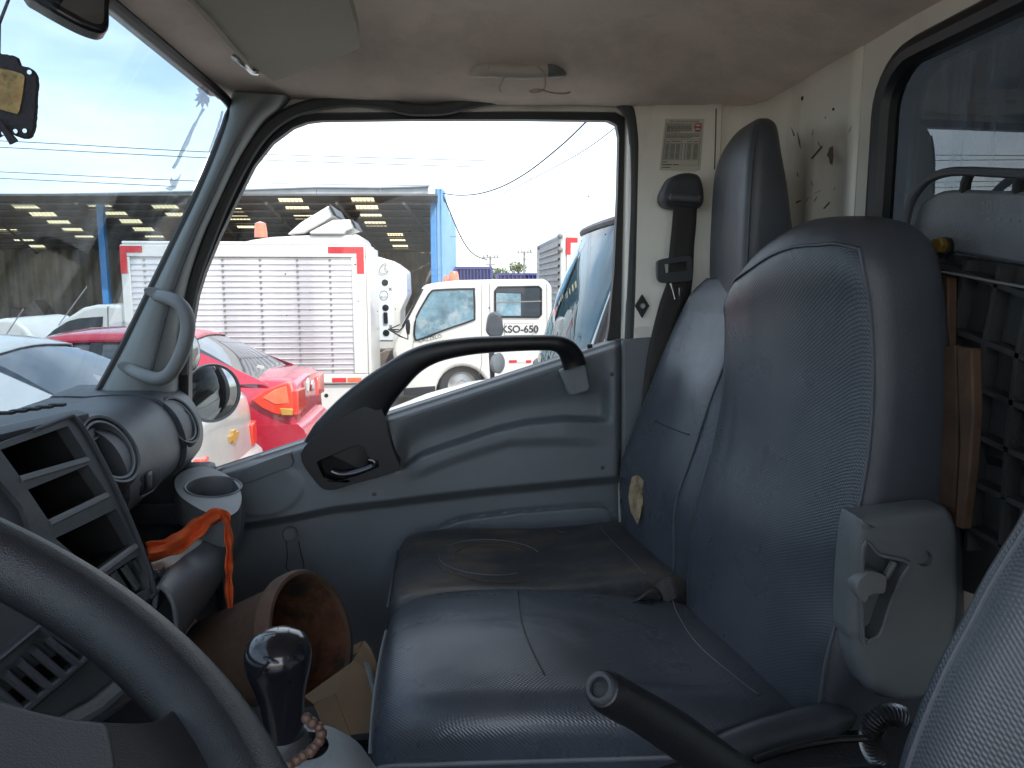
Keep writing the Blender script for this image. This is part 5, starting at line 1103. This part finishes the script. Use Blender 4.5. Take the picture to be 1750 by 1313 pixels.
# outer passenger seat
os_ = thing('outer_passenger_seat', 'dark blue grey vinyl passenger seat beside the door with high headrest', 'seat', (.15, 1.32, -.75))
LV = [(-.56, .405, .62, 1.165, 1.475), (-.47, .400, .62, 1.16, 1.49), (-.41, .398, .62, 1.16, 1.495), (-.36, .402, .62, 1.16, 1.495), (-.28, .428, .62, 1.16, 1.49), (-.18, .462, .615, 1.16, 1.485), (-.10, .490, .61, 1.165, 1.475), (-.05, .505, .605, 1.17, 1.455), (-.015, .515, .60, 1.18, 1.43), (.012, .53, .59, 1.20, 1.39)]
ob_, orr = seat_back(os_, LV, 1.16, 1.49, -.045, .04, .012, ['vinyl_weave', 'vinyl'], wr=[(1.24, -.19, .05, -.008), (1.36, -.2, .035, .008)])
tube('backrest_seam', cr([orr[17][k]+Vector((-.0012, 0, .0)) for k in (22, 24, 25, 26, 27)], 4), .0014, 'black', ob_, n=6)
tube('seam_piping', cr([r[0]+Vector((-.001, 0, 0)) for r in orr[1:-4:3]], 4), .0024, 'piping', ob_, n=6)
# pale worn patch where the cover is torn
tp = [(1081, 815), (1092, 812), (1100, 822), (1098, 838), (1099, 860), (1094, 885), (1090, 896), (1084, 884), (1078, 872), (1075, 850), (1077, 832)]
plate('torn_patch', [PP(x, y, Vector((.336, 1.42, -.40)), Vector((-.95, -.25, .15)).normalized()) for x, y in tp], Vector((-.95, -.25, .15))*.0012, 'torn', ob_)
HL = [(-.035, .490, .585, 1.195, 1.415), (0, .487, .585, 1.185, 1.425), (.05, .486, .577, 1.18, 1.43), (.10, .486, .567, 1.18, 1.432), (.16, .487, .556, 1.18, 1.43), (.205, .489, .546, 1.182, 1.425), (.235, .494, .540, 1.185, 1.41), (.256, .502, .536, 1.195, 1.385), (.268, .512, .531, 1.215, 1.34)]
nf = 9; rings = []
for a, b in zip(cr([(h[0], h[1], h[2]) for h in HL], 4), cr([(h[3], h[4], 0) for h in HL], 4)):
    r = []
    for x, y in rrect(a.y, a.z, b.x, b.y, min(.022, (a.z-a.y)*.42), 5, 9):
        t = (y-1.18)/(.25); f = 1-sm(a.y, a.y+.03, x)
        r.append(Vector((x+.028*t-.008*f*math.sin(math.pi*max(0, min(1, t))), y, a.x-.03*max(0, t-.55)*sm(.18, .27, a.x))))
    rings.append(r)
hr = loft('headrest', rings, 'vinyl', os_, angle=70)
tube('seam_piping', cr([r[2]+Vector((-.0008, -.0004, 0)) for r in rings[1:-6:3]], 4), .0016, 'piping', hr, n=6)
CD = [(-.104, 1.19, 1.46, -.66, -.60), (-.10, 1.165, 1.49, -.67, -.545), (-.085, 1.155, 1.505, -.68, -.515), (-.05, 1.152, 1.512, -.69, -.502), (.02, 1.152, 1.515, -.69, -.498), (.10, 1.152, 1.515, -.69, -.500), (.18, 1.152, 1.515, -.69, -.502), (.26, 1.152, 1.512, -.68, -.498), (.33, 1.155, 1.508, -.67, -.492), (.39, 1.16, 1.50, -.66, -.492), (.44, 1.16, 1.495, -.65, -.51)]
oc, ocr = cushion(os_, CD, ['vinyl_dirty'], rr=.035, crown=.002, dents=[(.10, 1.30, .13, -.012), (.33, 1.36, .1, .006)])
def on_out(x, y): return Vector((x, y, surf(ocr, x, y, 6, 19)+.0008))
seam('cushion_seam', on_out, [(.318, 1.485), (.312, 1.42), (.316, 1.34), (.328, 1.26), (.338, 1.19)], .0012, 'piping', oc)
seam('cushion_seam', on_out, [(.235, 1.49), (.225, 1.46), (.238, 1.44)], .0006, 'thread', oc)
tube('seam_piping', cr([ocr[5][k]+Vector((-.002, 0, .001)) for k in (2, 5, 8, 12, 16, 20)], 4), .0022, 'piping', oc, n=6)
loft('seat_base', [[Vector((x, y, z)) for y, z in ((1.16, -1.0), (1.49, -1.0), (1.49, z1), (1.16, z1))] for x, z1 in ((-.04, -.66), (.42, -.66))], 'black', os_)
# scuffs: circular scratches on the dirty cushion
def arc(cx, cy, ra, rb, a0, a1, m='thread', r=.0007, z=-.494):
    pts = []
    for k in range(25):
        a = a0+(a1-a0)*k/24; pts.append(on_out(cx+ra*math.cos(a), cy+rb*math.sin(a)))
    tube('scuff', pts, r, m, oc, n=5)
arc(.08, 1.34, .095, .085, .2, 5.2); arc(.085, 1.34, .07, .06, .5, 3.6, 'card'); arc(.10, 1.33, .12, .11, 3.2, 5.0, 'card', .001)
# ================================================================== SEAT BELTS
bl = thing('seat_belt', 'black seat belt hanging from pillar guide with tongue against white pillar', 'seat belt', PY(1160, 560, 1.50))
gp = cr([(1153, 300), (1175, 294), (1196, 298), (1204, 316), (1206, 336), (1203, 350), (1190, 357), (1150, 355), (1136, 346), (1134, 332), (1143, 312)], 3, True)
plate('belt_guide', [PY(p.x, p.y, 1.462) for p in gp], (0, .055, 0), 'dark', bl, bevel=.014, bseg=4)
tube('guide_slot_bar', [PY(1146, 337, 1.455), PY(1170, 339, 1.453), PY(1196, 341, 1.455)], .007, 'grey', bl, n=10)
for x in (1146, 1195): lathe('guide_pin', [(.0001, .003), (.003, .002), (.004, 0)], PY(x, 338, 1.449), (0, -1, 0), 'hgrey', bl, n=10)
def ribbon(name, pts, m, parent, solid=.0016):
    """pts: (x left, x right, y px, Y)"""
    q = cr([(a, b, c) for a, b, c, d in pts], 5); qd = cr([(d, 0, 0) for a, b, c, d in pts], 5); rings = []
    for p, d in zip(q, qd): rings.append([PY(p.x+(p.y-p.x)*t, p.z, d.x+.006*math.sin(math.pi*t)*0+.004*t) for t in (0, .25, .5, .75, 1)])
    return loft(name, rings, m, parent, caps=False, closed=False, angle=70, solid=solid)
ribbon('webbing', [(1152, 1192, 340, 1.465), (1148, 1189, 390, 1.472), (1143, 1184, 440, 1.475), (1140, 1183, 480, 1.478), (1127, 1170, 520, 1.485), (1112, 1150, 580, 1.497), (1102, 1138, 640, 1.500), (1090, 1120, 760, 1.503)], 'belt', bl)
ribbon('webbing', [(1172, 1190, 360, 1.486), (1170, 1186, 420, 1.490), (1166, 1184, 470, 1.494), (1160, 1178, 520, 1.50)], 'belt', bl)
tg = cr([(1127, 445), (1150, 440), (1178, 438), (1183, 446), (1184, 470), (1180, 480), (1160, 482), (1134, 484), (1125, 476), (1124, 455)], 3, True)
th_ = [(1136, 452), (1174, 447), (1174, 462), (1138, 467)]
tgp = plate('buckle_tongue', [PY(p.x, p.y, 1.462) for p in tg], (0, .014, 0), 'dark', bl, holes=[px(th_, 1.462)], bevel=.003)
tube('metal_tongue', [PY(x, y, 1.468) for x, y in [(1146, 484), (1151, 498), (1154, 511), (1162, 510), (1162, 492), (1158, 490)]], .0022, 'chrome', tgp, n=6)
tube('metal_tongue', [PY(x, y, 1.468) for x, y in [(1157, 491), (1166, 490), (1165, 506)]], .0022, 'chrome', tgp, n=6)
lb = thing('lap_belt', 'folded grey lap belt end lying between the two seat cushions', 'seat belt', PZ(1110, 1020, -.48))
def rib3(name, A_, B_, m, parent, solid=.0016):
    a, b = cr(A_, 5), cr(B_, 5); return loft(name, [[p.lerp(q, t) for t in (0, .33, .66, 1)] for p, q in zip(a, b)], m, parent, caps=False, closed=False, angle=70, solid=solid)
rib3('webbing', [PY(1118, 1000, 1.13), PY(1130, 1012, 1.115), PY(1135, 1034, 1.10)], [PY(1152, 980, 1.13), PY(1158, 1000, 1.12), PY(1157, 1022, 1.105)], 'belt', lb)
rib3('webbing', [PY(1066, 1034, 1.08), PY(1090, 1026, 1.085), PY(1108, 1014, 1.09), PY(1122, 1014, 1.10), PY(1128, 1024, 1.10)], [PY(1072, 1029, 1.12), PY(1094, 1020, 1.12), PY(1110, 1008, 1.125), PY(1124, 1010, 1.125), PY(1130, 1022, 1.12)], 'belt', lb)
# ================================================================== WARNING LABEL ON THE PILLAR
sl = thing('emissions_label', 'yellowed emissions label with red ring emblem stuck on the pillar', 'label', PY(1160, 292, 1.522))
SY = 1.5235
plate('label_sheet', [PY(x, y, SY) for x, y in [(1137, 203), (1204, 203), (1197, 291), (1188, 294), (1127, 291)]], (0, .0008, 0), 'paper', sl, smooth=False)
def S(u, v, k=.0006):           # u, v in 0..1 over the label
    a = Vector((1137-10*v, 203+88*v)); b = Vector((1203-7*v, 203+88*v)); p = a.lerp(b, u); return PY(p.x, p.y, SY-k)
sx = (S(1, .5)-S(0, .5)).normalized(); sz = (S(.5, 0)-S(.5, 1)).normalized()
text('label_heading', 'DECLARACION DE EMISIONES', S(.5, .055), sx, sz, .0045, 'ink', sl)
rs = random.Random(11); bars = []
def bar(u0, u1, v, h):
    a, b, c, d = S(u0, v), S(u1, v), S(u1, v+h), S(u0, v+h); bars.append(([a, b, c, d], [(0, 1, 2, 3)]))
for v, u1 in ((.115, .72), (.14, .72), (.16, .70), (.18, .72), (.20, .71), (.225, .72), (.25, .40), (.29, .93), (.315, .92), (.34, .93), (.365, .72)):
    u = .07
    while u < u1: w_ = rs.uniform(.03, .10); bar(u, min(u+w_, u1), v, .012); u += w_+.012
for v in (.40, .475, .80): bar(.06, .93, v, .004)
for u in (.06, .19, .48, .62, .76, .926): bar(u, u+.006, .40, .40)
for k in range(14):
    for (a, b) in ((.08, .18), (.21, .33), (.35, .46), (.50, .52), (.57, .60), (.64, .74), (.79, .91)): bar(a, b, .49+k*.022, .011)
for (a, b, v) in ((.06, .18, .835), (.06, .30, .885), (.33, .46, .885), (.06, .26, .94), (.09, .17, .44), (.22, .45, .43), (.65, .73, .44), (.80, .89, .44)): bar(a, b, v, .014)
many('label_print', bars, 'ink', sl)
bar_frame = [S(.045, .09), S(.955, .09), S(.955, .90), S(.045, .90)]
tube('label_rule', bar_frame, .0004, 'ink', sl, n=4, closed=True)
lathe('label_emblem', [(.0062, .0004), (.0078, .0004), (.0078, 0), (.0062, 0)], S(.86, .165), (0, -1, 0), 'redink', sl, n=24, caps=False)
box('emblem_bar', S(.86, .165, .0008), (.013, .0006, .003), 'redink', sl)
bars = []; bar(.79, .93, .235, .018); many('label_print', bars, 'ink', sl)
# ================================================================== BOARDS AND PLASTIC PANEL BEHIND THE SEATS
bp_ = thing('ribbed_panel', 'scuffed grey plastic panel with ribbed lower half standing behind the seats', 'panel', PX(1660, 900, .60))
XB = .605
def BX(x, y, k=0): return PX(x, y, XB-k)
upo = cr([(1552, 430), (1560, 385), (1572, 352), (1592, 334), (1622, 325), (1700, 326), (1800, 330), (1900, 334), (1900, 480), (1760, 455), (1600, 428)], 3, True)
plate('upper_board', [BX(p.x, p.y) for p in upo], (.012, 0, 0), 'panel', bp_, bevel=.004)
tube('top_rail', [BX(p.x, p.y, .01) for p in cr([(1546, 392), (1552, 360), (1564, 332), (1586, 308), (1614, 296), (1650, 293), (1720, 296), (1800, 300), (1900, 304)], 5)], .0055, 'dark', bp_, n=10)
for x in (1657, 1748): tube('rail_clip', [BX(x, 296, .008), BX(x-6, 312, 0), BX(x-8, 326, -.004)], .006, 'panel_dark', bp_, n=8)
plate('ribbed_board', [PX(x, y, XB+.012) for x, y in [(1540, 420), (1600, 432), (1760, 458), (1900, 480), (1900, 1100), (1620, 1000), (1560, 860)]], (.010, 0, 0), 'panel_dark', bp_)
for k in range(6):
    y0 = 447+k*78 if k < 1 else 470+k*75
    q = [PX(1560, y0-10+k*5, XB-.0), PX(1660, y0+22+k*7, XB-.0), PX(1760, y0+58+k*10, XB-.0), PX(1900, y0+108+k*14, XB-.0)]
    loft('rib', [[a+Vector((-.006, 0, .003)), a+Vector((.013, 0, .003)), a+Vector((.013, 0, -.003)), a+Vector((-.006, 0, -.003))] for a in q], 'panel_dark', bp_)
for k in range(6):
    x0 = 1600+k*58
    q = [PX(x0, 436+k*10, XB), PX(x0-28, 560+k*16, XB), PX(x0-46, 700+k*18, XB), PX(x0-58, 900+k*20, XB)]
    loft('rib', [[a+Vector((-.006, .003, 0)), a+Vector((.013, .003, 0)), a+Vector((.013, -.003, 0)), a+Vector((-.006, -.003, 0))] for a in q], 'panel_dark', bp_)
text('moulded_year', '2015', BX(1695, 355, .0004), (0, -1, 0), (0, 0, 1), .020, 'hgrey', bp_)
for k in range(4): box('moulded_mark', BX(1690+k*16, 374+k*1.5, .0004), (.0008, .008, .003), 'hgrey', bp_)
yb_ = thing('brass_bolt', 'yellow brass bolt screwed through the grey plastic panel', 'bolt', BX(1618, 421))
lathe('bolt_head', [(.0001, .020), (.008, .020), (.0095, .017), (.0095, .008)], BX(1618, 421), (-1, -.3, .05), 'brass', yb_, n=6, smooth=False)
lathe('bolt_collar', [(.011, .008), (.011, -.004)], BX(1620, 422), (-1, -.3, .05), 'black', yb_, n=14)
tag(tube('wire_tie', [PX(x, y, .585) for x, y in [(1572, 455), (1590, 462), (1640, 470), (1700, 482), (1800, 500)]], .0016, 'hgrey', None, n=6), 'thin grey wire stretched across the ribbed plastic panel', 'wire')
def board(name, label, p4, depth, m='wood', parent=None):
    t = thing(name, label, 'plank', p4[0]); return plate('timber', p4, depth, m, t, bevel=.002)
b1 = tag(plate('wooden_plank', [PX(x, y, .585) for x, y in [(1594, 470), (1620, 474), (1620, 560), (1618, 640), (1590, 640), (1580, 540)]], (.012, 0, 0), 'wood', None, bevel=.002), 'short pale wooden plank wedged between seat back and panel, upper one', 'plank')
b2 = tag(plate('wooden_plank', [PX(x, y, .575) for x, y in [(1600, 592), (1632, 590), (1636, 720), (1634, 800), (1628, 900), (1600, 880), (1590, 700)]], (.010, 0, 0), 'wood', None, bevel=.002), 'dark broad wooden plank standing behind the centre seat', 'plank')
b3 = tag(plate('wooden_plank', [PX(x, y, .562) for x, y in [(1634, 592), (1660, 596), (1663, 700), (1657, 800), (1644, 905), (1632, 900), (1640, 760)]], (.012, 0, 0), 'wood', None, bevel=.002), 'narrow light wooden plank standing against the ribbed panel', 'plank')
vb = []; rs = random.Random(21)
cl = thing('metal_hose', 'ribbed dull metal flexible hose end on the floor between the seats', 'hose', PY(1520, 1250, .70))
arcp = [PY(1524-36*math.cos(a), 1262-40*math.sin(a), .70) for a in [(-.9+2.9*k/22) for k in range(23)]]
for i, p in enumerate(arcp):
    t = (arcp[min(i+1, 22)]-arcp[max(i-1, 0)]).normalized(); lathe('hose_ring', [(.010, -.0012), (.0125, 0), (.010, .0012)], p, t, 'coil', cl, n=12, caps=False)
tube('hose_core', arcp, .009, 'black', cl, n=10)
tag(tube('loose_wire', [PY(x, y, .66) for x, y in [(1290, 1300), (1330, 1285), (1380, 1272), (1430, 1264), (1480, 1262)]], .0035, 'black', None, n=8), 'black loose wire on the cab floor under the seats', 'wire')
# ================================================================== DRIVER SEAT
ds = thing('driver_seat', 'large blue grey textured driver seat back nearest the hinge cover', 'seat', (.2, .15, -.75))
edge = cr([(1790, 830), (1750, 905), (1722, 950), (1690, 1003), (1655, 1070), (1622, 1130), (1592, 1195), (1568, 1255), (1548, 1313), (1538, 1370), (1530, 1440)], 4)
rings = []
for p in edge:
    a = PY(p.x, p.y, .345)
    r = []
    for dx, dy in ((0.004, .010), (0, .004), (.002, -.006), (.012, -.016), (.03, -.030), (.06, -.06), (.06, -.30), (.17, -.30), (.20, -.02), (.19, .012), (.05, .014), (.015, .013)): r.append(a+Vector((dx, dy, 0)))
    rings.append(r)
db = loft('backrest', rings, 'vinyl_fine', ds, angle=70)
tube('seam_piping', [PY(p.x+2, p.y, .338) for p in edge], .0013, 'piping', db, n=6)
cushion(ds, [(-.30, -.28, .20, -.62, -.50), (-.28, -.30, .22, -.64, -.46), (-.2, -.31, .23, -.66, -.45), (.05, -.31, .23, -.66, -.45), (.2, -.31, .23, -.66, -.46)], ['vinyl_weave'], rr=.04)
box2('seat_base', (-.22, -.27, -1.0), (.2, .2, -.64), 'black', ds)
# ================================================================== STEERING WHEEL
swh = thing('steering_wheel', 'dark grey padded steering wheel in front of the driver seat', 'steering wheel', (-.2225, .1594, -.1252))
wc = Vector((-.2225, .1594, -.1252)); wnrm = Vector((math.sin(.502), 0, math.cos(.502))); wa_ = wnrm.cross(Vector((0, 1, 0))).normalized(); wb_ = wnrm.cross(wa_)
rp_ = [wc+wa_*.205*math.cos(t)+wb_*.205*math.sin(t) for t in [2*math.pi*k/96 for k in range(96)]]
tube('rim', rp_, .0165, 'wheel', swh, n=18, closed=True, up=wnrm)
def WP(x, y, k=0.): return PP(x, y, wc+wnrm*k, wnrm)
spk = cr([(-120, 1150), (-40, 1180), (60, 1212), (130, 1226), (200, 1232), (262, 1230), (298, 1206), (318, 1165), (345, 1160), (385, 1230), (420, 1320), (430, 1420), (200, 1500), (-120, 1480)], 4, True)
plate('spoke', [WP(p.x, p.y, .004) for p in spk], -wnrm*.022, 'wheel', swh, bevel=.009, bseg=5)
hub = cr([(-160, 1130), (-60, 1172), (40, 1203), (120, 1222), (180, 1230), (196, 1256), (206, 1320), (210, 1420), (0, 1560), (-160, 1500)], 4, True)
plate('horn_pad', [WP(p.x, p.y, .012) for p in hub], -wnrm*.02, 'dark', swh, bevel=.008, bseg=5)
tube('steering_column', [wc-wnrm*.03, wc-wnrm*.45+Vector((-.05, 0, 0))], .045, 'black', swh, n=14)
# ================================================================== GEAR LEVER
gl_ = thing('gear_lever', 'gear lever with glossy black knob and pale rubber boot', 'gear lever', PY(500, 1400, .55))
axg = (PY(470, 1090, .545)-PY(486, 1262, .55)).normalized(); gb = PY(487, 1250, .55)
kp = [(.0135, -.006), (.0145, .0), (.0150, .012), (.0165, .028), (.0195, .043), (.0228, .056), (.0246, .066), (.0245, .074), (.0222, .0815), (.0165, .087), (.0085, .0895), (.0005, .090)]
lathe('gear_knob', [(r*1.0, h*.92) for r, h in kp], gb, axg, 'gloss_black', gl_, n=36)
kt = gb+axg*.0838
kx = RT; ky = (axg.cross(kx)).normalized()
kx = ky.cross(axg).normalized()
for (x, y, b_) in ((-.0085, .004, '1'), (-.0085, -.005, '2'), (0, .0045, '3'), (0, -.005, '4'), (.0085, .004, '5'), (-.0125, -.006, 'R')):
    text('shift_mark', b_, kt-kx*0+kx*x+ky*y-axg*(.0006+ (x*x+y*y)*18)+axg*.0012, kx, ky, .0052, 'hgrey', gl_)
tube('shift_line', [kt+kx*-.009-axg*.0008+axg*.0004, kt+kx*.009-axg*.0008+axg*.0004], .0003, 'hgrey', gl_, n=4)
bo = PY(522, 1330, .56)
lathe('knob_collar', [(.020, -.040), (.0185, -.02), (.017, -.006), (.0145, -.002)], gb, axg, 'dark', gl_, n=28, caps=False)
bx = Vector((.12, -.1, 1)).normalized()
lathe('gear_boot', [(.085, -.080), (.084, -.060), (.078, -.054), (.078, -.050), (.080, -.046), (.066, -.022), (.062, -.020), (.061, -.016), (.062, -.012), (.050, .008), (.036, .022), (.026, .028), (.016, .030)], bo+Vector((0, 0, 0)), bx, 'boot', gl_, n=40, caps=False)
for h, r in ((-.052, .0785), (-.018, .0615)): 
    ax, a_, b_ = basis(bx); tube('boot_groove', [bo+bx*h+a_*r*math.cos(t)+b_*r*math.sin(t) for t in [2*math.pi*k/40 for k in range(40)]], .0022, 'black', gl_, n=6, closed=True)
bd = thing('bead_bracelet', 'brown wooden bead bracelet looped round the gear lever boot', 'bracelet', PY(530, 1300, .52))
bpth = cr([(524, 1228), (534, 1236), (545, 1243), (549, 1254), (546, 1266), (538, 1276), (531, 1284), (518, 1292), (508, 1299), (494, 1308), (480, 1318)], 1)
for i, p in enumerate(bpth):
    sphere('bead', PY(p.x, p.y, .515), .0041+.0004*math.sin(i*2.3), 'bead', bd, n=10)
# ================================================================== PARKING BRAKE
pk = thing('parking_brake_lever', 'smooth black parking brake lever with round push button end', 'lever', PY(1330, 1400, .47))
pp_ = cr([(1026, 1176, .44), (1040, 1184, .448), (1060, 1196, .458), (1100, 1218, .474), (1150, 1250, .490), (1200, 1286, .503), (1260, 1330, .517), (1340, 1392, .53)], 5)
rr_ = [lerp1([(0, .0085), (1, .0115), (4, .0135), (8, .0140), (14, .0142), (20, .0158), (40, .018)], i) for i in range(len(pp_))]
tube('grip', [PY(p.x, p.y, p.z) for p in pp_], rr_, 'gloss_black' if False else 'black', pk, n=22)
ga = (PY(1026, 1176, .44)-PY(1060, 1196, .458)).normalized(); g0 = PY(1026, 1176, .44)
lathe('button_rim', [(.0090, -.004), (.0102, -.002), (.0102, .001), (.0088, .003), (.0066, .0026), (.0058, -.006)], g0, ga, 'dark', pk, n=26, caps=False)
lathe('push_button', [(.0001, -.003), (.0060, -.003), (.0060, -.010)], g0, ga, 'void', pk, n=20, caps=False)
box('lever_bracket', PY(1400, 1430, .54), (.14, .05, .10), 'black', pk, .01)
# ================================================================== FOOTWELL CLUTTER
bk = thing('rusty_bucket', 'rusty brown plastic bucket tipped over in the footwell', 'bucket', PY(430, 1220, 1.2))
ro = PY(533, 1085, 1.17); base = PY(398, 1165, 1.36); ax = (ro-base).normalized(); ax = Vector((.86, -.34, .38)).normalized()
lathe('bucket_shell', [(.0001, -.215), (.070, -.215), (.078, -.205), (.094, -.03), (.097, -.026), (.106, -.024), (.108, -.004), (.104, .004), (.098, .004), (.096, -.004)], ro, ax, 'clay', bk, n=48, caps=False)
lathe('bucket_lining', [(.096, -.004), (.090, -.05), (.074, -.205), (.0001, -.206)], ro, ax, 'rust', bk, n=48, caps=False)
bxr = thing('cardboard_box', 'open brown cardboard box with blue grey label beside seat', 'box', PY(590, 1240, 1.0))
q = lambda x, y, Y: PY(x, y, Y)
f1 = [q(522, 1196, .98), q(600, 1140, 1.02), q(574, 1186, .95), q(545, 1206, .95)]
plate('box_flap', [q(520, 1190, 1.00), q(590, 1140, 1.03), q(604, 1130, 1.03), q(574, 1185, .97), q(536, 1203, .97)], (.0, .003, -.003), 'card', bxr)
plate('box_side', [q(572, 1186, .97), q(604, 1128, 1.02), q(620, 1098, 1.03), q(630, 1112, 1.01), q(652, 1165, .97), q(655, 1250, .93), q(600, 1256, .93)], (.003, .004, 0), 'card', bxr)
plate('box_front', [q(536, 1204, .97), q(572, 1186, .968), q(600, 1258, .93), q(560, 1262, .93)], (.0, .004, -.002), 'card', bxr)
plate('box_end', [q(604, 1103, 1.035), q(618, 1096, 1.03), q(612, 1114, 1.025), q(604, 1120, 1.03)], (.004, .003, 0), 'card', bxr)
plate('box_label', [q(624, 1130, .988), q(632, 1138, .984), q(648, 1186, .955), q(640, 1192, .955)], (-.0015, -.002, 0), 'panel', bxr)
tag(obj('torn_paper', [q(316, 1085, 1.25), q(330, 1052, 1.27), q(346, 1074, 1.25), q(336, 1088, 1.23), q(338, 1066, 1.255)], [(0, 1, 4), (1, 2, 4), (2, 3, 4), (3, 0, 4)], 'paper', None, smooth=False, solid=.001), 'torn cream paper scrap lying in the footwell', 'paper')
tube('steering_lock_arm', [q(100, 1260, .9), q(160, 1205, .95)], .012, 'grey', da, n=10)
